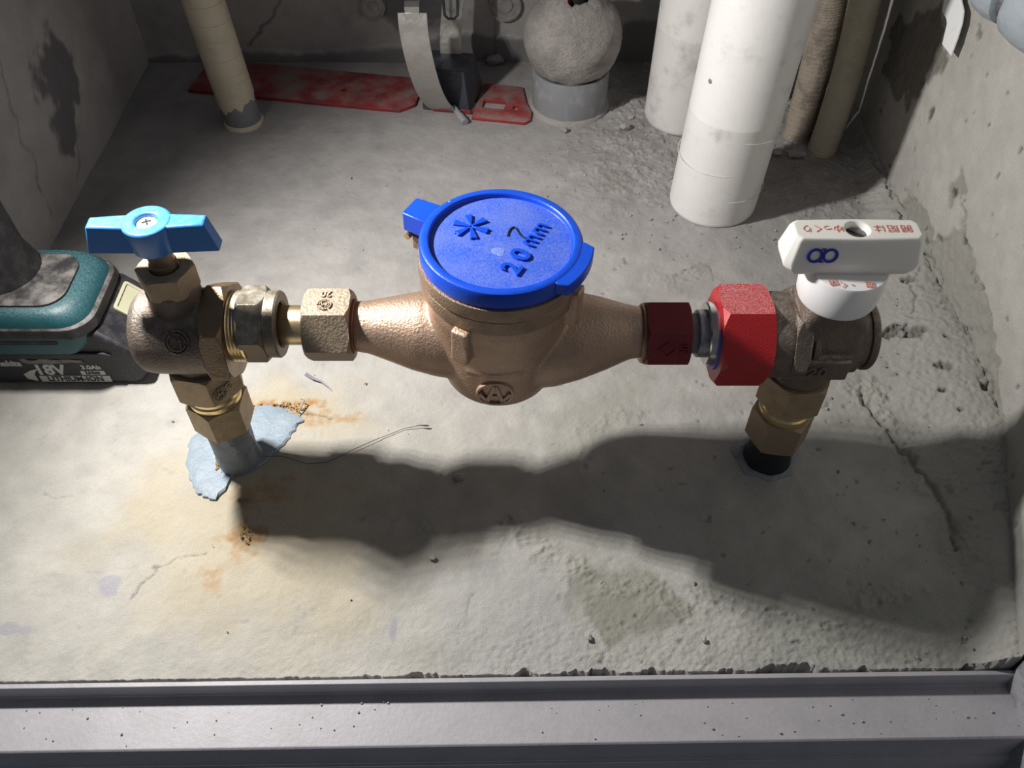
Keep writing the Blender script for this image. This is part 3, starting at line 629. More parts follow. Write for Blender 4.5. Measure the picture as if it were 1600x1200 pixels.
# ------------------------------------------------------------------ left valve (blue handle)
LX, LY = -.2150, .411
def build_left_valve():
    z = .1435
    t = thing('ball_valve', 'aged bronze ball valve with a blue winged handle, left of the meter', 'valve', (LX, LY, .11))
    b = MB().lathe([(0, -.2492), (.015, -.2490), (.0235, -.2470), (.0280, -.2420), (.0293, -.2340), (.0297, -.2180), (.0292, -.2020), (.0300, -.1965), (0, -.1965)], FX(0, LY, z), 64)
    b.lathe([(0, .15), (.0168, .15), (.0168, .184), (.0160, .1865), (0, .1865)], FZ(LX, LY, 0), 40)
    b.lathe([(0, .1085), (.0200, .1085), (.0200, .135), (0, .135)], FZ(LX, LY, 0), 40)
    body = fused('valve_body', b, M['valve_dark'], t, .0011, 6)
    a = R(60); nrm = Vector((0, -sin(a), cos(a)))
    emblem('cast_emblem', frame(Vector((-.2130, LY, z)) + nrm * .0294, nrm, (.25, 0, 1)), .0086, M['valve_dark'], body)
    fl = MB().hexn(.0305, .0150, FX(-.1985, LY, z), ri=.012, phase=face_phase(22), rc=.0318, slope=.8); obj('end_hex', fl, M['brass_dark'], t, .0005)
    pr = [(.012, -.1840)]
    for i in range(4): pr += [(.0238, -.1832 + i * .0022), (.0228, -.1821 + i * .0022)]
    pr += [(.0228, -.1740), (.012, -.1740), (.012, -.1840)]
    obj('thread', MB().lathe(pr, FX(0, LY, .1475), 44), M['brass'], t)
    zz = .1492
    obj('bushing', MB().hexn(.0222, .0175, FX(-.1775, LY, zz), ri=.0142, phase=face_phase(-14), rc=.0226, slope=.8), M['fitting'], t, .0005)
    obj('bushing_shoulder', MB().lathe([(.0142, -.1830), (.0205, -.1830), (.0222, -.1800), (.0222, -.1770), (.0142, -.1770), (.0142, -.1830)], FX(0, LY, zz), 48), M['fitting'], t)
    obj('end_ring', MB().lathe([(.0142, -.1612), (.0205, -.1612), (.0222, -.1598), (.0224, -.1530), (.0215, -.1518), (.0160, -.1518), (.0146, -.1534), (.0142, -.1612)], FX(0, LY, zz), 56), M['fitting'], t)
    # packing nut, stem, handle
    obj('packing_nut', MB().hexn(.0160, .0165, FZ(LX, LY, .1835), ri=.0092, phase=R(-83), rc=.0166, slope=.6), M['nut_brass'], t, .0005)
    obj('stem', MB().lathe([(0, .180), (.0086, .180), (.0086, .2035), (.0078, .2042), (.0078, .219), (0, .219)], FZ(LX, LY, 0), 32), M['brass_dark'], t)
    h = MB(); hz = .2360; dz = .0205; c = FZ(LX, LY - .0005, 0)
    h.lathe([(0, hz - dz), (.0118, hz - dz), (.0132, hz - dz + .002), (.0146, hz - .0012), (.0138, hz), (.0074, hz), (.0068, hz - .0008), (.0064, hz - .0032), (0, hz - .0032)], c, 56)
    for s in (-1, 1):
        w = MB()
        secs = [(0.0, [(s * .0100, -.0060), (s * .0392, -.0050), (s * .0392, .0050), (s * .0100, .0060)]), (dz - .0012, [(s * .0110, -.0066), (s * .0345, -.0049), (s * .0345, .0049), (s * .0110, .0066)]), (dz - .0002, [(s * .0110, -.0060), (s * .0336, -.0042), (s * .0336, .0042), (s * .0110, .0060)])]
        loft(h, secs, FZ(LX, LY - .0005, hz - dz - .0002) @ Matrix.Rotation(R(2), 4, 'Z'))
    hd = obj('handle', h, M['handle_blue'], t, .0007)
    sc = obj('screw', MB().lathe([(0, hz - .0034), (.0060, hz - .0034), (.0060, hz - .0024), (.0048, hz - .0015), (0, hz - .0011)], c, 32), M['screw'], hd)
    x = MB()
    for a in (R(25), R(115)): x.box((0, 0, hz - .0011), (.0054, .0010, .0006), c @ Matrix.Rotation(a, 4, 'Z'))
    obj('cross_slot', x, M['slot'], sc) if False else None
    sl = obj('screw_slot', x, M['slot'], hd)
    # vertical union below
    t2 = thing('pipe_union', 'sandy brass pipe union with two hex nuts under the blue-handled valve', 'pipe coupling', (LX, LY, .048))
    ph = R(-40)
    n1 = obj('union_nut', MB().hexn(.0222, .0265, FZ(LX, LY, .0895), ri=.0196, phase=ph, rc=.0232, slope=.8), M['nut_brass'], t2, .0004)
    obj('nut_sleeve', MB().lathe([(.017, .1085), (.0192, .1085), (.0197, .1165), (.0192, .1180), (.017, .1180), (.017, .1085)], FZ(LX, LY, 0), 44), M['brass_dark'], t2)
    obj('brass_neck', MB().lathe([(.012, .0700), (.0190, .0700), (.0192, .0800), (.0182, .0815), (.0182, .0920), (.012, .0920), (.012, .0700)], FZ(LX, LY, 0), 48), M['brass'], t2)
    obj('hex_coupling', MB().hexn(.0196, .0285, FZ(LX, LY, .0470), ri=.0150, phase=R(-62), rc=.0200, slope=.9, ch=(.4, 1)), M['nut_brass'], t2, .0004)
    nrm = Vector((cos(ph), sin(ph), 0)); tang = nrm.cross(Vector((0, 0, 1))); o = Vector((LX, LY, .1000)) + nrm * .0223
    emblem('cast_emblem', frame(o + tang * .0058, nrm, (.3, 0, 1)), .0058, M['nut_brass'], n1)
    text('20', .0078, frame(o - tang * .0022 + Vector((0, 0, .0012)), nrm, tang), .0016, M['nut_brass'], n1, bold=.0002)
    # riser smeared with sealant
    rs = thing('riser_pipe', 'riser pipe smeared with blue-grey sealant below the left union', 'pipe', (LX, LY, 0))
    p = MB(); n = 40; prof = [(.0190, -.004), (.0178, .004), (.0165, .012), (.0160, .030), (.0166, .044), (.0150, .0485), (.0, .0485)]
    rr = random.Random(3); vs_ = []; 
    for i, (r, zz2) in enumerate(prof[:-1]):
        vs_.append([((r + .0011 * sin(k * .7 + i * 1.3) * (i < 5) + rr.uniform(-.0004, .0004)) * cos(2 * pi * k / n), (r + .0011 * sin(k * .9 + i)) * sin(2 * pi * k / n)) for k in range(n)])
    loft(p, [(prof[i][1], vs_[i]) for i in range(len(vs_))], FZ(LX, LY, 0)); obj('sealant_coat', p, M['sealant_dark'], rs)
build_left_valve()

# ------------------------------------------------------------------ right valve (white handle)
RX, RY = .2010, .411
def build_right_valve():
    y, z = RY, .1395
    t = thing('ball_valve', 'dark bronze ball valve with a chunky white plastic handle, right of the meter', 'valve', (RX, RY, .10))
    b = MB().lathe([(0, .1672), (.0280, .1672), (.0288, .1682), (.0290, .1810), (.0268, .1850), (.0262, .1940), (.0240, .2050), (.0226, .215), (.0226, .2320), (.0215, .2345), (0, .2345)], FX(0, y, z), 56)
    b.lathe([(0, .100), (.0205, .100), (.0205, .13), (0, .13)], FZ(RX, y, 0), 40)
    secs = [(.128, rrect(.0255, .0250, .005, .2035, y)), (.150, rrect(.0240, .0235, .005, .2040, y)), (.166, rrect(.0215, .0200, .006, .2045, y)), (.1785, rrect(.0180, .0175, .010, .2045, y - .002))]
    loft(b, secs)
    b.box((.1985, y - .0245, .1345), (.0430, .010, .0180), None)
    body = fused('valve_body', b, M['valve_dark'], t, .0011, 4, factor=.4)
    obj('hex_band', MB().hexn(.0292, .0105, FX(.1815, y, z), ri=.02, phase=face_phase(2), rc=.0305, slope=.8), M['valve_dark'], t, .0008)
    obj('rib_ring', MB().ring(.02, .0282, .1942, .1985, FX(0, y, z), 48), M['valve_dark'], t, .0006)
    obj('end_cap', MB().lathe([(0, .2330), (.0236, .2330), (.0240, .2340), (.0240, .2368), (.0225, .2385), (0, .2385)], FX(0, y, z), 48), M['valve_dark'], t, .0004)
    text('20', .0115, frame((.1990, y - .0297, .1345), (0, -1, 0), (0, 0, 1)), .0018, M['valve_dark'], body, bold=.0003, sx=1.15)
    # big red nut and blue gasket
    yb, zb = AX(.15); zb -= .0005
    nut = MB().hexn(.0298, .0335, FX(.1352, yb, zb), ri=.0216, phase=face_phase(51), rc=.0308, slope=1.0, ch=(1, .4)); obj('union_nut', nut, M['red'], t, .0006)
    obj('gasket', MB().lathe([(.0205, .1338), (.0226, .1338), (.0230, .1346), (.0230, .1362), (.0205, .1362), (.0205, .1338)], FX(0, yb, zb), 48), M['gasket_blue'], t)
    # white collar and handle
    hx, hy = .2035, .4080
    col = obj('handle_collar', MB().lathe([(0, .1782), (.0210, .1780), (.0238, .1798), (.0250, .1830), (.0257, .1930), (.0255, .2045), (.0249, .2058), (0, .2062)], FZ(hx + .001, hy - .001, 0), 64), M['white2'], t)
    h = MB()
    def sec(zv, ax, ay, ch, dome=0):
        return (zv, [(hx + px, hy + py) for px, py in ((-ax, -ay + ch), (-ax + ch, -ay), (0, -ay - dome), (ax - ch, -ay), (ax, -ay + ch), (ax, ay - ch), (ax - ch, ay), (0, ay + dome), (-ax + ch, ay), (-ax, ay - ch))])
    loft(h, [sec(.2055, .0365, .0110, .004), sec(.2100, .0405, .0124, .004), sec(.2150, .0415, .0126, .004), sec(.2290, .0385, .0098, .003, .0006), sec(.2315, .0368, .0084, .003, .0010)])
    hd = obj('handle', h, M['white'], t); cut(hd, MB().lathe([(0, .2230), (.0062, .2230), (.0064, .2295), (.0074, .2316), (.0074, .235), (0, .235)], FZ(hx, hy, 0), 40))
    b2 = hd.modifiers.new('edge', 'BEVEL'); b2.width = .0016; b2.segments = 3; b2.limit_method = 'ANGLE'; b2.angle_limit = R(28)
    sc = obj('screw', MB().lathe([(0, .2225), (.0061, .2225), (.0061, .2272), (.0054, .2279), (0, .2281)], FZ(hx, hy, 0), 32), M['screw_dark'], hd)
    obj('screw_slot', MB().box((0, 0, .2281), (.0116, .0012, .0006), FZ(hx, hy, 0) @ Matrix.Rotation(R(-38), 4, 'Z')), M['slot'], t)
    # printing: upside down seen from here
    dn = (0, -1, 0); zt = .2317
    for s, dx in (('り', -.0300), ('く', -.0235), ('っ', -.0175), ('ゆ', -.0115), ('は', .0128), ('閉', .0205), ('開', .0285)):
        text(s, .0072, frame((hx + dx, hy + .0005, zt), (0, 0, 1), dn), .0002, M['print_red'], hd, name='printed_letter')
    for s, dx, dy, rot in (('閉', -.012, -.0185, .2), ('く', -.0065, -.0205, .1), ('・', -.001, -.0208, 0), ('開', .0095, -.0205, -.15)):
        text(s, .0058, frame((hx + dx, hy + dy, .2064), (0, 0, 1), (rot, -1, 0)), .0002, M['print_red'], col, name='printed_letter')
    fn = Vector((0, -.981, .196)); fo = Vector((hx - .0205, hy - .0126 - .0003 + .0012, .2210))
    e = MB(); fm = frame(fo + fn * .0001, fn, (0, 0, 1))
    for dx in (-.0044, .0044):
        for k in range(36):
            a0, a1 = 2 * pi * k / 36, 2 * pi * (k + 1) / 36
            e.prism([(dx + .0048 * cos(a0), .0048 * sin(a0)), (dx + .0048 * cos(a1), .0048 * sin(a1)), (dx + .0030 * cos(a1), .0033 * sin(a1)), (dx + .0030 * cos(a0), .0033 * sin(a0))], -.0020, .0004, fm)
    e.prism([(-.0016, .0047), (.0016, .0047), (0, .0030)], -.0008, .0002, fm); e.prism([(-.0016, -.0047), (0, -.0030), (.0016, -.0047)], -.0008, .0002, fm)
    obj('printed_logo', e, M['print_blue'], hd)
    # vertical union below
    t2 = thing('pipe_union', 'tarnished brass pipe union with two hex nuts under the white-handled valve', 'pipe coupling', (RX, RY, .036))
    obj('union_nut', MB().hexn(.0222, .0275, FZ(RX, RY, .0760), ri=.0196, phase=R(-84), rc=.0231, slope=.8), M['nut_brass'], t2, .0004)
    obj('nut_sleeve', MB().lathe([(.017, .0965), (.0196, .0965), (.0200, .1050), (.0192, .1062), (.017, .1062), (.017, .0965)], FZ(RX, RY, 0), 44), M['copper'], t2)
    obj('brass_neck', MB().lathe([(.012, .0560), (.0188, .0560), (.0190, .0655), (.0178, .0668), (.0178, .0785), (.012, .0785), (.012, .0560)], FZ(RX, RY, 0), 48), M['brass'], t2)
    obj('hex_coupling', MB().hexn(.0200, .0300, FZ(RX, RY, .0300), ri=.0150, phase=R(-98), rc=.0205, slope=.9, ch=(.4, 1)), M['nut_dull'], t2, .0004)
    rs = thing('riser_pipe', 'black coated riser pipe below the right union', 'pipe', (RX, RY, 0))
    obj('pipe_stub', MB().lathe([(.019, -.004), (.0185, .003), (.0168, .008), (.0165, .0315), (0, .0315)], FZ(RX, RY, 0), 36), M['pipe_black'], rs)
    g = MB(); n = 40; rr = random.Random(9)
    for ring_ in range(1):
        secs = []
        for rad, zz in ((.0265, -.002), (.0245, .0012), (.0205, .0022), (.0180, .0015)):
            secs.append((zz, [((rad + .0025 * sin(k * .8) + rr.uniform(-.0006, .0006)) * cos(2 * pi * k / n), (rad * .9 + .0016 * sin(k * 1.1)) * sin(2 * pi * k / n)) for k in range(n)]))
        loft(g, secs, FZ(RX - .001, RY, 0))
    obj('sealant_collar', g, M['sealant_dark'], rs)
build_right_valve()

# ------------------------------------------------------------------ sealant, rust crumbs and bits on the slab
def puddle(mb, pts, h, seed, sub=6, amp=.0012):
    """thin irregular pat lying on the slab"""
    rr = random.Random(seed); P = []
    q = [Vector((x, y)) for x, y in pts]; n = len(q)
    for i in range(n):
        p0, p1, p2, p3 = q[i - 1], q[i], q[(i + 1) % n], q[(i + 2) % n]
        for s in range(sub):
            t = s / sub; P.append(.5 * ((2 * p1) + (p2 - p0) * t + (2 * p0 - 5 * p1 + 4 * p2 - p3) * t * t + (3 * p1 - p0 - 3 * p2 + p3) * t ** 3))
    P = [p + Vector((rr.uniform(-amp, amp), rr.uniform(-amp, amp))) for p in P]; c = sum(P, Vector((0, 0))) / len(P)
    secs = []
    for f, z in ((1.0, -.003), (.995, h * .5), (.94, h * .95), (.75, h), (.5, h * .9), (.22, h * .95), (.03, h)):
        secs.append((z, [((c + (p - c) * f).x, (c + (p - c) * f).y) for p in P]))
    return loft(mb, [(z, [(x, y) for x, y in s]) for z, s in secs])
def build_sealant():
    o1 = flo(370, 715)
    out = [(300, 685), (292, 725), (300, 760), (320, 778), (340, 778), (360, 752), (372, 738), (400, 735), (440, 700), (462, 672), (474, 655), (455, 645), (430, 636), (405, 636), (380, 655), (330, 668)]
    mb = puddle(MB(), F(out), .0026, 4)
    s = obj('sealant_patch', mb, M['sealant'], origin=(*o1, 0)); tag(s, 'pale blue-grey sealant smeared on the slab around the left riser', 'sealant')
    r = MB(); rr = random.Random(8)
    for (u, v, n, ru, rv) in ((346, 728, 60, 8, 10), (440, 634, 45, 30, 4), (385, 838, 30, 12, 14), (470, 640, 30, 10, 5)):
        for i in range(n):
            x, y = flo(u + rr.gauss(0, ru * .5), v + rr.gauss(0, rv * .5)); q = rr.uniform(.0004, .0011)
            zb = .003 if (u == 346) else .0008
            r.lathe([(0, -q), (q, -q * .2), (q * .7, q * .7), (0, q)], FZ(x, y, zb) @ Matrix.Rotation(rr.uniform(0, 3), 4, 'X'), 5)
    o = obj('rust_crumbs', r, M['rust'], origin=(*o1, 0)); tag(o, 'orange rust crumbs scattered around the left riser pipe', 'rust', kind='stuff')
    for lab, pts, w in (('dark paint sliver on the slab below the left meter nut', [(478, 586), (490, 594), (503, 599), (514, 607), (519, 612)], .0030), ('dark paint sliver on the slab in front of the left riser', [(372, 783), (380, 785), (388, 783), (394, 778)], .0030)):
        P = [Vector((*p, .0015 + .0012 * sin(i))) for i, p in enumerate(F(pts))]; k = len(P)
        m = MB().ribbon(P, (.35, .9, .25), [w * (1 - .85 * i / (k - 1)) for i in range(k)], .0006)
        o = obj('paint_flake', m, M['flake'], origin=P[0]); tag(o, lab, 'paint flake')
    pts = F([(398, 716), (440, 716), (480, 727), (510, 724), (540, 712), (570, 698), (600, 684), (630, 672), (655, 668), (676, 669)]); P = []
    for i in range(len(pts) - 1):
        for k in range(4):
            t = k / 4; P.append((pts[i][0] * (1 - t) + pts[i + 1][0] * t, pts[i][1] * (1 - t) + pts[i + 1][1] * t, .0022 + .0008 * sin(i * 1.7 + t)))
    mb = MB().tube(P, [.00026] * (len(P) - 4) + [.0003, .0005, .0008, .0005], 6); o = obj('thread', mb, M['thread'], origin=P[0]); tag(o, 'thin dark thread lying on the slab from the left riser', 'thread')
    P = [(*flo(466, 650), .003), (*flo(474, 640), .0055), (*flo(478, 633), .0065), (*flo(472, 630), .0055)]
    obj('sealant_string', MB().tube([(p[0], p[1], p[2]) for p in P], .0006, 6), M['sealant_dark'], s)
build_sealant()

# ------------------------------------------------------------------ work lamp standing on its battery, at the left
def build_lamp():
    t = thing('work_lamp', 'dusty teal and black cordless work lamp standing on its battery at left', 'work lamp', (-.39, .525, 0))
    y0, y1 = .4875, .5625
    # battery pack
    prof = [(-.446, .0035), (-.443, .001), (-.318, .001), (-.311, .004), (-.306, .012), (-.3045, .030), (-.3075, .037), (-.331, .0600), (-.340, .0615), (-.446, .0615)]
    b = MB().prism([(x, z) for x, z in prof], -y1, -y0, frame((0, 0, 0), (0, -1, 0), (0, 0, 1)).copy() @ Matrix.Identity(4))
    b.v = [Vector((p.x, -p.y if False else p.y, p.z)) for p in b.v]
    bat = obj('battery', b, M['black_plastic'], t, .004, seg=3)
    r = MB().prism([(-.446, .0395), (-.332, .0400), (-.326, .0365), (-.332, .0330), (-.446, .0335)], 0, .0022, frame((0, y0, 0), (0, -1, 0), (0, 0, 1))); obj('side_rib', r, M['black_plastic'], bat, .001)
    sl = Vector((-.3312 + .3073, 0, .0600 - .037)).normalized(); nrm = Vector((-sl.z, 0, sl.x)) * -1
    if nrm.z < 0: nrm = -nrm
    c = Vector((-.3195, .5370, .0487)); fm = frame(c, nrm, sl)
    pk = MB(); loft(pk, [(-.001, rrect(.0165, .0125, .003)), (.0014, rrect(.0165, .0125, .003)), (.0016, rrect(.0158, .0118, .0025)), (.0016, rrect(.0142, .0102, .002)), (.0004, rrect(.0136, .0096, .0015))], fm)
    obj('release_button', pk, M['beige'], bat)
    # printed lettering
    fr = lambda x, z: frame((x, y0 - .0003, z), (0, -1, 0), (0, 0, 1))
    text('makita', .0090, fr(-.4160, .0262), .0003, M['decal'], bat, bold=.0004, shear=.1, sx=.92)
    text('18V', .0165, fr(-.3840, .0180), .0003, M['decal'], bat, bold=.0007, sx=.98)
    text('3.0Ah', .0068, fr(-.3490, .0215), .0003, M['decal'], bat, bold=.0003)
    q = MB().box((-.3495, .0148, 0), (.0200, .0048, .0003), frame((0, y0 - .0002, 0), (0, -1, 0), (0, 0, 1))); obj('label_plate', q, M['decal'], bat)
    text('Li-ion', .0052, frame((-.3495, y0 - .0005, .0150), (0, -1, 0), (0, 0, 1)), .0003, M['decal_dark'], bat, bold=.0003)
    q = MB().box((-.3665, .0072, 0), (.0590, .0074, .0003), frame((0, y0 - .0002, 0), (0, -1, 0), (0, 0, 1))); obj('label_plate', q, M['decal'], bat)
    text('LITHIUM-ION', .0080, frame((-.3665, y0 - .0005, .0072), (0, -1, 0), (0, 0, 1)), .0003, M['decal_dark'], bat, bold=.0002, sx=.98)
    sw = MB(); sw.prism([(-.3990, .0045), (-.4065, .0075), (-.4080, .0130), (-.4010, .0175), (-.3920, .0205), (-.3960, .0175), (-.3990, .0125), (-.3985, .0080)], 0, .0003, frame((0, y0 - .0002, 0), (0, -1, 0), (0, 0, 1))); obj('swoosh', sw, M['decal'], bat)
    sc = MB(); rr = random.Random(2); top = [(-.404 + i * .0042, .0312 + rr.uniform(-.0010, .0012)) for i in range(13)]; bot = [(-.3525 - i * .0042, .0268 + rr.uniform(-.0012, .0012)) for i in range(13)]
    sc.prism(top + bot, 0, .0004, frame((0, y0 - .0003, 0), (0, -1, 0), (0, 0, 1))); obj('scraped_sticker', sc, M['scratch'], bat)
    # teal foot clamped over the battery
    h = MB(); cx, cy = -.3900, .5245
    secs = []
    for z, hx, hy, r in ((.0420, .0500, .0415, .012), (.0500, .0540, .0425, .014), (.0620, .0565, .0430, .018), (.0740, .0560, .0425, .022), (.0815, .0530, .0400, .024), (.0850, .0490, .0365, .024)):
        secs.append((z, rrect(hx, hy, r, cx - (.0565 - hx) * -.0 - .0 + min(0, .0565 - hx) * 0 - (.0565 - hx), cy, 6)))
    loft(h, secs); foot = obj('foot_housing', h, M['teal'], t, 0, 40)
    g = MB(); loft(g, [(.0615, rrect(.0585, .0435, .020, cx + .0006, cy, 6)), (.0635, rrect(.0594, .0445, .020, cx + .0006, cy, 6)), (.0710, rrect(.0586, .0438, .022, cx + .0004, cy, 6)), (.0725, rrect(.0560, .0425, .022, cx, cy, 6))]); obj('bumper_band', g, M['rubber'], foot)
    g = MB(); loft(g, [(.0830, rrect(.0460, .0310, .018, cx - .007, cy - .001, 6)), (.0868, rrect(.0455, .0305, .018, cx - .007, cy - .001, 6)), (.0880, rrect(.0435, .0285, .018, cx - .007, cy - .001, 6))]); obj('top_pad', g, M['rubber'], foot)
    hl = MB().cyl(.0042, 0, .0012, frame((-.3480, y0 - .0052, .0655), (.1, -1, .1), (0, 0, 1)), 20, .0002); obj('screw_hole', hl, M['slot'], foot)
    st = MB(); loft(st, [(0, rrect(.024, .0022, .002, -.384, .0565)), (.0016, rrect(.0235, .0018, .0018, -.384, .0565))], frame((0, y0 - .0048, 0), (0, -1, 0), (0, 0, 1))); obj('side_strip', st, M['rubber'], foot)
    # neck rising out of the picture to the head
    back = LAMP - _ax * .050
    n = MB().tube([(-.4130, .533, .082), (-.4140, .533, .090), (-.4165, .533, .104), (-.4170, .533, .16), (-.4170, .534, .24), (-.4170, .535, .33), (-.414, .535, .39), (-.400, .530, .43), tuple(back)], [.0335, .0318, .0295, .0280, .0272, .0270, .0265, .0255, .024], 28); obj('neck', n, M['rubber'], t)
    fmh = frame(LAMP, _ax, (0, 0, 1))
    hd = MB().lathe([(0, -.056), (.022, -.054), (.031, -.040), (.035, -.012), (.036, -.0035), (.033, -.0035), (.0325, -.008), (0, -.008)], fmh, 40); head = obj('lamp_head', hd, M['teal'], t)
    ln = MB().lathe([(0, -.0068), (.0320, -.0068), (.0320, -.0078), (0, -.0078)], fmh, 32); obj('lens', ln, M['led'], head)
build_lamp()

# ------------------------------------------------------------------ pipes at the back
def wavy_sleeve(mb, c0, c1, r, edge, n=48, m=14, th=.0012, seed=1):
    """thin coat round a pipe whose lower edge is ragged: edge(angle) -> height"""
    c0, c1 = Vector(c0), Vector(c1); vs_ = []; 
    for rad in (r, r - th):
        for i in range(m + 1):
            for k in range(n):
                a = 2 * pi * k / n; e = edge(a); zt = e + (c1.z - e) * i / m; f = (zt - c0.z) / (c1.z - c0.z); c = c0.lerp(c1, f)
                vs_.append((c.x + rad * cos(a), c.y + rad * sin(a), zt))
    fs = [(i * n + k, i * n + (k + 1) % n, (i + 1) * n + (k + 1) % n, (i + 1) * n + k) for i in range(m) for k in range(n)]
    o = (m + 1) * n; fs += [(o + i * n + k, o + (i + 1) * n + k, o + (i + 1) * n + (k + 1) % n, o + i * n + (k + 1) % n) for i in range(m) for k in range(n)]
    fs += [(k, o + k, o + (k + 1) % n, (k + 1) % n) for k in range(n)]
    return mb.add(vs_, fs)
def build_pipes():
    c0, c1 = Vector((-.3060, .884, 0)), Vector((-.3330, .884, .40))
    t = thing('conduit_pipe', 'cream wrapped pipe with a bare grey foot near the left wall', 'pipe', c0)
    obj('grey_core', MB().tube([c0 + (c1 - c0) * -.01, c1], .0202, 40), M['grey_pvc'], t)
    s = wavy_sleeve(MB(), c0, c1, .0214, lambda a: .034 - .012 * (.5 + .5 * cos(a - R(200))) + .0025 * sin(7 * a) + .002 * sin(13 * a + 1)); sl = obj('cream_wrap', s, M['cream'], t)
    for k, zz in enumerate((.058, .066, .083, .105, .122, .141, .165, .19, .22, .25)):
        f = zz / .4; c = c0.lerp(c1, f); mb = MB().lathe([(.0212, -.0010), (.0218, -.0006), (.0218, .0006), (.0212, .0010)], FZ(*c) @ Matrix.Rotation(R(6 - k % 3 * 4), 4, 'Y'), 40); obj('wrap_seam', mb, M['cream'], sl)
    rg = MB(); n = 36; rr = random.Random(4); secs = [(z, [((r + rr.uniform(-.0006, .0008)) * cos(2 * pi * k / n), (r + rr.uniform(-.0006, .0008)) * sin(2 * pi * k / n)) for k in range(n)]) for z, r in ((-.002, .0225), (.002, .0222), (.0045, .0208))]
    loft(rg, secs, FZ(*c0)); obj('foot_caulk', rg, M['cream'], t)
    for nm, lab, x, y, r, lean, m in (('drain_pipe', 'large white plastic pipe in front, scuffed and brightly lit', .2060, .7360, .0437, .016, 'pvc'), ('drain_pipe', 'white plastic pipe half hidden behind the larger front one', .1960, .8960, .0437, .006, 'pvc_grime')):
        t = thing(nm, lab, 'pipe', (x, y, 0))
        mb = MB().lathe([(0, .0006), (r - .0016, .0006), (r - .0004, .0022), (r, .005), (r, .11), (r + .0001, .1105), (r, .111), (r, .62), (0, .62)], FZ(x, y, 0) @ Matrix.Shear('XY', 4, (lean / .4, 0)), 72)
        p = obj('pipe_wall', mb, M[m], t)
        if m == 'pvc':
            for zz, tl in ((.032, 3), (.062, -2), (.098, 3)):
                q = MB().ring(r - .0004, r + .0001, zz, zz + .0005, FZ(x + lean / .4 * zz, y, 0) @ Matrix.Rotation(R(tl), 4, 'Y'), 64); obj('scratch_line', q, M['pvc_grime'], p)
            a_ = R(-147); cz = .150; q = MB().lathe([(0, .0006), (.0016, .0005), (.0024, 0), (0, -.001)], frame((x + lean / .4 * cz + r * cos(a_), y + r * sin(a_), cz), (cos(a_), sin(a_), 0), (0, 0, 1)), 12); obj('chip', q, M['grey_pvc'], p)
    # two flexible conduits in the right corner
    def corr(path, r, pitch, amp):
        P = [Vector(p) for p in path]; out = []; L = [0]
        for a, b in zip(P, P[1:]): L.append(L[-1] + (b - a).length)
        n = int(L[-1] / (pitch / 4)); rs = []
        for i in range(n + 1):
            s = L[-1] * i / n; j = max(k for k in range(len(L)) if L[k] <= s + 1e-9); j = min(j, len(P) - 2)
            f = (s - L[j]) / (L[j + 1] - L[j]); p0, p1, p2, p3 = P[max(j - 1, 0)], P[j], P[j + 1], P[min(j + 2, len(P) - 1)]
            out.append(.5 * ((2 * p1) + (p2 - p0) * f + (2 * p0 - 5 * p1 + 4 * p2 - p3) * f * f + (3 * p1 - p0 - 3 * p2 + p3) * f ** 3)); rs.append(r + amp * cos(2 * pi * i / 4))
        return MB().tube(out, rs, 26)
    o = obj('flexible_conduit', corr([(.3190, .8570, -.002), (.3215, .8610, .035), (.3220, .8640, .08), (.3200, .8660, .13), (.3150, .868, .20), (.310, .87, .5)], .0163, .0052, .00022), M['conduit_brown'], origin=(.319, .857, 0)); tag(o, 'dusty brown corrugated conduit standing behind the beige one', 'conduit')
    o = obj('flexible_conduit', corr([(.3400, .8270, -.002), (.3440, .8330, .035), (.3465, .8380, .08), (.3450, .8400, .13), (.3420, .842, .20), (.338, .845, .5)], .0152, .0046, .00025), M['conduit_yellow'], origin=(.34, .827, 0)); tag(o, 'beige corrugated conduit nearest the right wall', 'conduit')
    # capped grey pipe under a crust of dust
    cx, cy = .0665, .9180
    t = thing('capped_pipe', 'short grey pipe stub under a round dust-caked cap, at the back', 'pipe', (cx, cy, 0))
    obj('stub', MB().lathe([(.0385, 0), (.0432, 0), (.0432, .047), (.0424, .0485), (.0395, .0485), (.0385, .047), (.0385, 0)], FZ(cx, cy, 0), 64), M['grey_pvc'], t)
    obj('inner_pipe', MB().lathe([(0, 0), (.0380, 0), (.0380, .060), (0, .060)], FZ(cx, cy, 0), 48), M['rail_dark'], t)
    dr = MB(); n = 48; rr = random.Random(6); secs = []
    for z, rad in ((-.002, .0475), (.002, .0468), (.0045, .0455), (.006, .0436)):
        secs.append((z, [((rad + .001 * sin(3 * a_) + rr.uniform(-.0006, .0006)) * cos(a_), (rad + .001 * sin(2 * a_) + rr.uniform(-.0012, .0012)) * sin(a_)) for a_ in (2 * pi * k / n for k in range(n))]))
    loft(dr, secs, FZ(cx, cy, 0)); obj('dust_drift', dr, M['dust_pale'], t)
    n, m = 96, 60; vs_ = []; aa = np.linspace(0, 2 * pi, n, endpoint=False)
    ths = np.linspace(0, 1, m)
    nz = lambda a, s, f, sd: float(vnoise(np.array([cos(a) * f + 9 + s * f]), np.array([sin(a) * f + 7 - s * f * .7]), sd)[0])
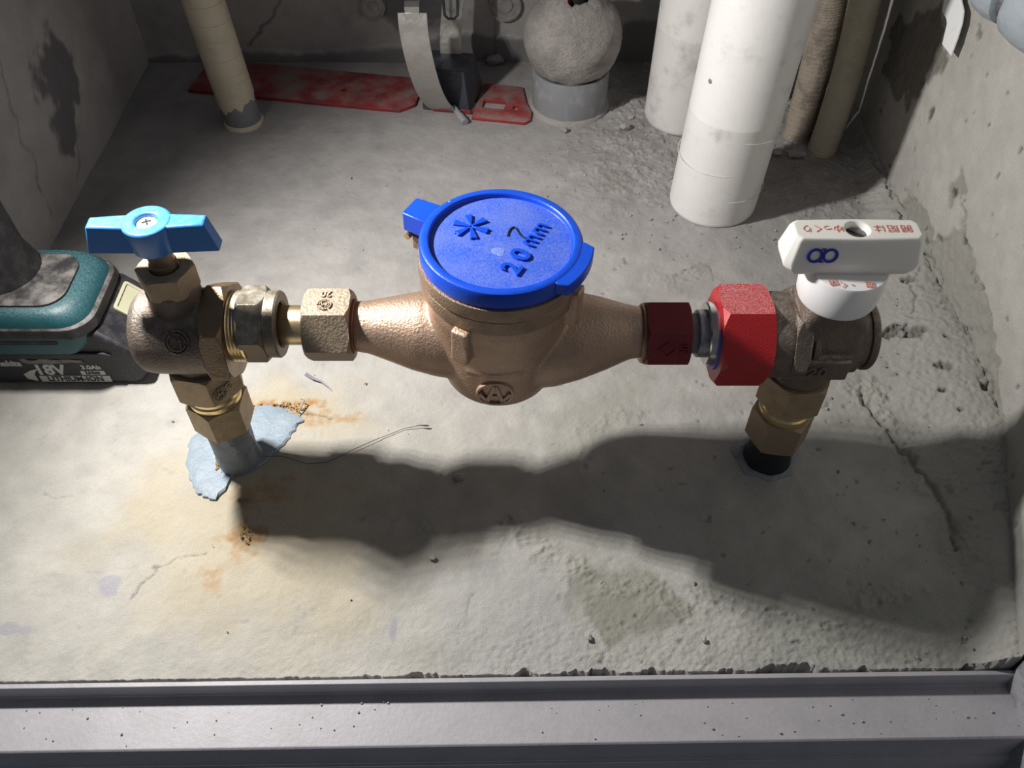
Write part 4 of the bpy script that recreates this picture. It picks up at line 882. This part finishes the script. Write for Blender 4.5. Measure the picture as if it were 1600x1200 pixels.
    for i in range(m):
        for k, a in enumerate(aa):
            low = R(133) + .10 * nz(a, 0, 5, 301) + .05 * nz(a, 0, 14, 302) - .16 * max(0, cos(a + pi / 2)) ** 14 * -1 - .05
            top = R(17) + .16 * nz(a, 0, 6, 303) + .22 * max(0, cos(a + pi / 2 - .1)) ** 6
            th = top + (low - top) * ths[i]; r = .0535 + .0020 * nz(a, th, 3, 305) + .0008 * nz(a, th * 3, 11, 306) - .0005 * (i in (0, m - 1))
            vs_.append((cx + r * sin(th) * cos(a), cy + r * sin(th) * sin(a), .0845 + r * .98 * cos(th) + .004 * (th < R(45)) * (1 - th / R(45))))
    fs = [(i * n + k, (i + 1) * n + k, (i + 1) * n + (k + 1) % n, i * n + (k + 1) % n) for i in range(m - 1) for k in range(n)]
    cap = obj('dust_cap', MB().add(vs_, fs), M['felt'], t); so = cap.modifiers.new('wall', 'SOLIDIFY'); so.thickness = .0035; so.offset = -1
    obj('cable', MB().tube([(cx + .004, cy - .004, .05), (cx + .003, cy - .003, .14), (cx + .002, cy, .22), (cx, cy, .42)], .0125, 20), M['cable'], t)
    obj('cable', MB().tube([(cx - .007, cy - .0125, .06), (cx - .0075, cy - .0130, .14), (cx - .008, cy - .012, .22), (cx - .01, cy - .01, .42)], .0024, 12), M['cable_red'], t)
build_pipes()

# ------------------------------------------------------------------ red rail with its strap clamp
def build_support():
    O = Vector((-.330, .9365, 0)); ex = Vector((.985, -.173, 0)); ey = Vector((.173, .985, 0))
    Mr = Matrix.Identity(4)
    for i in range(3): Mr[i][0] = ex[i]; Mr[i][1] = ey[i]; Mr[i][3] = O[i]
    t = thing('pipe_support', 'red steel rail on the slab with an open stainless strap clamp', 'pipe support', O)
    a = obj('rail_plate', MB().prism([(-.055, 0), (.204, 0), (.218, .016), (.218, .072), (-.055, .072)], .0002, .0042, Mr), M['red_rail'], t, .0006)
    cut(a, MB().cyl(.0036, -.01, .02, Mr @ FZ(.128, .030, 0), 20))
    b = obj('rail_plate', MB().prism([(.288, 0), (.350, 0), (.3550, .0060), (.3540, .024), (.345, .040), (.335, .074), (.288, .074)], .0002, .0042, Mr), M['red_rail'], t, .0006)
    q = MB().cyl(.0042, -.01, .02, Mr @ FZ(.335, .028, 0), 20); q.box((.3085, .030, 0), (.026, .016, .04), Mr); cut(b, q)
    s = MB(); loft(s, [(.0002, [(.228, .012), (.284, .012), (.290, .066), (.222, .066)]), (.048, [(.226, .020), (.276, .020), (.280, .062), (.222, .062)])], Mr); sd = obj('saddle', s, M['rail_dark'], t, .0012)
    obj('red_reflection', MB().box((.262, .0105, .0040), (.046, .003, .003), Mr), M['red_rail'], sd)  # red reflection at the foot of the dark saddle, modelled as a painted strip
    # stainless strap
    pts = [(644, 20, .8740), (646, 45, .8700), (651, 75, .8690), (659, 108, .8720), (669, 138, .8800), (681, 160, .8910), (695, 170.5, .9000), (714, 172.5, .9060)]
    P = [Vector(at_y(u, v, y)) for u, v, y in pts]
    fr = [P[0]]
    for j in range(len(P) - 1):
        p0, p1, p2, p3 = P[max(j - 1, 0)], P[j], P[j + 1], P[min(j + 2, len(P) - 1)]
        for k in range(1, 5):
            f = k / 4; fr.append(.5 * ((2 * p1) + (p2 - p0) * f + (2 * p0 - 5 * p1 + 4 * p2 - p3) * f * f + (3 * p1 - p0 - 3 * p2 + p3) * f ** 3))
    wd = [Vector((.985, -.10, 0)).lerp(Vector((.75, -.10, -.10)), min(1, i / len(fr)) ** 2) for i in range(len(fr))]
    st = obj('front_strap', MB().ribbon(fr, wd, .0305, .0012), M['stainless'], t, .0003)
    tp = P[0]; n0 = (P[1] - P[0]).normalized(); up = -n0
    fm = frame(tp + Vector((0, -.0010, 0)), Vector((0, -1, 0)), up)
    obj('latch_plate', MB().box((0, -.0085, .0004), (.0150, .0190, .0014), fm), M['stainless'], st, .0003)
    obj('latch_hook', MB().ribbon([tp + up * .0005 + Vector((0, -.0016, 0)), tp + up * .006 + Vector((0, -.0015, 0)), tp + up * .0085 + Vector((0, .004, 0)), tp + up * .007 + Vector((0, .010, 0))], (1, 0, 0), .0150, .0012), M['stainless'], st)
    obj('rivet', MB().lathe([(0, .0022), (.0018, .0018), (.0026, .0010), (0, .0008)], fm @ FZ(0, -.0105, 0), 16), M['chrome'], st)
    pts = [(706, 116, .944), (705, 95, .947), (704, 72, .950), (704, 50, .956), (706, 25, .960), (709, -10, .962), (713, -60, .962)]
    P = [Vector(at_y(u, v, y)) for u, v, y in pts]; bk = obj('back_strap', MB().ribbon(P, (.985, -.10, 0), .0245, .0012), M['stainless'], t, .0003)
    w = [Vector(at_y(u, v, .949)) for u, v in ((690, -30), (693, 5), (695, 24), (700, 29), (710, 29), (715, 24), (715, 5), (712, -30))]; obj('wire_bail', MB().tube(w, .0016, 10), M['rail_dark'], bk)
    b0 = Vector(at_y(709, 168, .900)); b1 = Vector(at_y(727, 191, .8760)); b1.z = max(b1.z, .0045); obj('bolt', MB().tube([b0, b0.lerp(b1, .55), b0.lerp(b1, .56), b1], [.0034, .0034, .0042, .0042], 12), M['steel_rough'], t)
    obj('strap_end', MB().ribbon([fr[-1], fr[-1] + Vector((.014, .004, .0004)), fr[-1] + Vector((.022, .012, .002))], (.3, -.9, 0), .020, .0012), M['stainless'], t)
build_support()

# ------------------------------------------------------------------ things at the top of the right wall
def build_right_top():
    pl = [(1478, -12), (1477, 0), (1474, 18), (1481, 33), (1472, 69), (1488, 87), (1498, 60), (1505, 36), (1507, 17), (1502, 0), (1500, -12)]
    q = [at_x(u, v, .381) for u, v in pl]
    q[0] = (.381, q[0][1] + .01, q[0][2] + .1); q[-1] = (.381, q[-1][1] + .01, q[-1][2] + .1)
    mb = MB(); n = len(q); bend = lambda p, k: (.381 - .10 * abs(p[1] - q[4][1]) * .5 + (.0010 if k else 0), p[1], p[2])
    mb.add([bend(p, 0) for p in q] + [bend(p, 1) for p in q], [tuple(range(n)), tuple(range(2 * n - 1, n - 1, -1))] + [(i, (i + 1) % n, n + (i + 1) % n, n + i) for i in range(n)])
    o = obj('hanging_strip', mb, M['tag_white'], origin=q[4]); tag(o, 'white plastic strip end hanging by the right wall at top', 'strip')
    P0 = Vector(ray(1545, -50)) * .660 + Vector((0, 0, H)); P1 = Vector(ray(1650, 30)) * .615 + Vector((0, 0, H)); ax = (P1 - P0)
    L = ax.length; fm = frame(P0, ax, (0, 0, 1))
    t = thing('wrapped_pipe', 'blue-grey wrapped pipe fitting at the upper right corner', 'pipe', P0)
    r = .0235
    obj('end_wrap', MB().lathe([(0, -.06), (r * .92, -.06), (r * .95, L * .10), (r * .9, L * .16), (0, L * .16)], fm, 32), M['teal_grey'], t)
    obj('wrap', MB().lathe([(0, L * .12), (r * .85, L * .14), (r * 1.08, L * .20), (r * 1.12, L * .34), (r * 1.04, L * .50), (r * .8, L * .55), (0, L * .56)], fm, 40), M['grey_wrap'], t)
    obj('coupling_band', MB().lathe([(0, L * .5), (r * .88, L * .5), (r * .9, L * .53), (r * .86, L * .70), (0, L * .72)], fm, 40), M['steel'], t)
    obj('wrap', MB().lathe([(0, L * .60), (r * .82, L * .61), (r * 1.15, L * .67), (r * 1.20, L * .85), (r * 1.15, L * 1.1), (r, L * 1.3), (0, L * 1.3)], fm, 40), M['grey_wrap'], t)
build_right_top()

# ------------------------------------------------------------------ stones and loose crumbs
def hull(rr, sx, sy, sz):
    bm = bmesh.new()
    for i in range(26):
        v = Vector((rr.gauss(0, 1), rr.gauss(0, 1), rr.gauss(0, 1))).normalized() * rr.uniform(.78, 1); bm.verts.new((v.x * sx, v.y * sy, v.z * sz))
    r = bmesh.ops.convex_hull(bm, input=bm.verts); bmesh.ops.delete(bm, geom=[g for g in r['geom_interior'] if isinstance(g, bmesh.types.BMVert)], context='VERTS')
    bm.verts.ensure_lookup_table(); vs_ = [v.co.copy() for v in bm.verts]; ix = {v: i for i, v in enumerate(bm.verts)}; fs = [tuple(ix[v] for v in f.verts) for f in bm.faces]; bm.free(); return vs_, fs
def build_stones():
    rr = random.Random(12)
    for u, v, sx, sy, sz, lab in ((772, 100, .014, .010, .009, 'jagged mortar lump by the back wall, left of the dust-capped stub'),
                                  (976, 203, .0075, .0055, .005, 'pale stone chip on the slab right of the dust-capped stub'),
                                  (881, 208, .0055, .004, .004, 'small stone chip in front of the dust-capped stub'),
                                  (985, 187, .0045, .004, .003, 'small crumb beside the rear white pipe'),
                                  (1242, 245, .0135, .0075, .004, 'flat mortar slab piece between white pipe and conduits'),
                                  (1212, 243, .0075, .006, .004, 'flat crumb touching the front white pipe'),
                                  (717, 748, .0050, .0045, .0030, 'brown grit lump on the slab in front of the meter'),
                                  (676, 874, .0030, .0026, .0022, 'small round pebble on the slab in the front centre'),
                                  (921, 999, .0030, .0026, .0022, 'small pebble near the front edge right of centre'),
                                  (1100, 1002, .0022, .0022, .0018, 'tiny pebble near the front edge below the right riser'),
                                  (676, 1127, 0, 0, 0, 'x')):
        if lab == 'x': continue
        x, y = flo(u, v); vs_, fs = hull(rr, sx, sy, sz); lo = min(p.z for p in vs_)
        mb = MB().add(vs_, fs, FZ(x, y, -lo + .0005)); o = obj('stone', mb, M['stone'], origin=(x, y, 0), angle=15); tag(o, lab, 'stone')
    mb = MB()
    spots = [(rr.uniform(.02, .38), rr.uniform(.66, .99)) for i in range(420)] + [(rr.uniform(.24, .37), rr.uniform(.24, .62)) for i in range(130)] + [(rr.uniform(-.29, .3), rr.uniform(.25, .8)) for i in range(70)] + [(.12 + abs(rr.gauss(0, .05)), .87 + rr.gauss(0, .03)) for i in range(70)]
    for x, y in spots:
        q = min(.0022, rr.expovariate(1 / .0007) + .0003)
        if x < .13 and y > .84: continue
        if (x - .206) ** 2 + (y - .736) ** 2 < .046 ** 2 or (x - .196) ** 2 + (y - .896) ** 2 < .046 ** 2: continue
        zf = .016 * max(0, min(1, (x - float(xfillet(y))) / max(.012, float(xwall(y) - xfillet(y))))) if True else 0
        mb.add([(q, 0, 0), (-.5 * q, .8 * q, 0), (-.6 * q, -.7 * q, .1 * q), (.1 * q, .1 * q, .9 * q), (0, 0, -.9 * q)], [(0, 1, 3), (1, 2, 3), (2, 0, 3), (1, 0, 4), (2, 1, 4), (0, 2, 4)], FZ(x, y, zf + .0009) @ Matrix.Rotation(rr.uniform(0, 6), 4, 'Z'))
    o = obj('debris', mb, M['debris'], origin=(.2, .8, 0), angle=10); tag(o, 'loose mortar crumbs strewn over the slab', 'debris', kind='stuff')
build_stones()
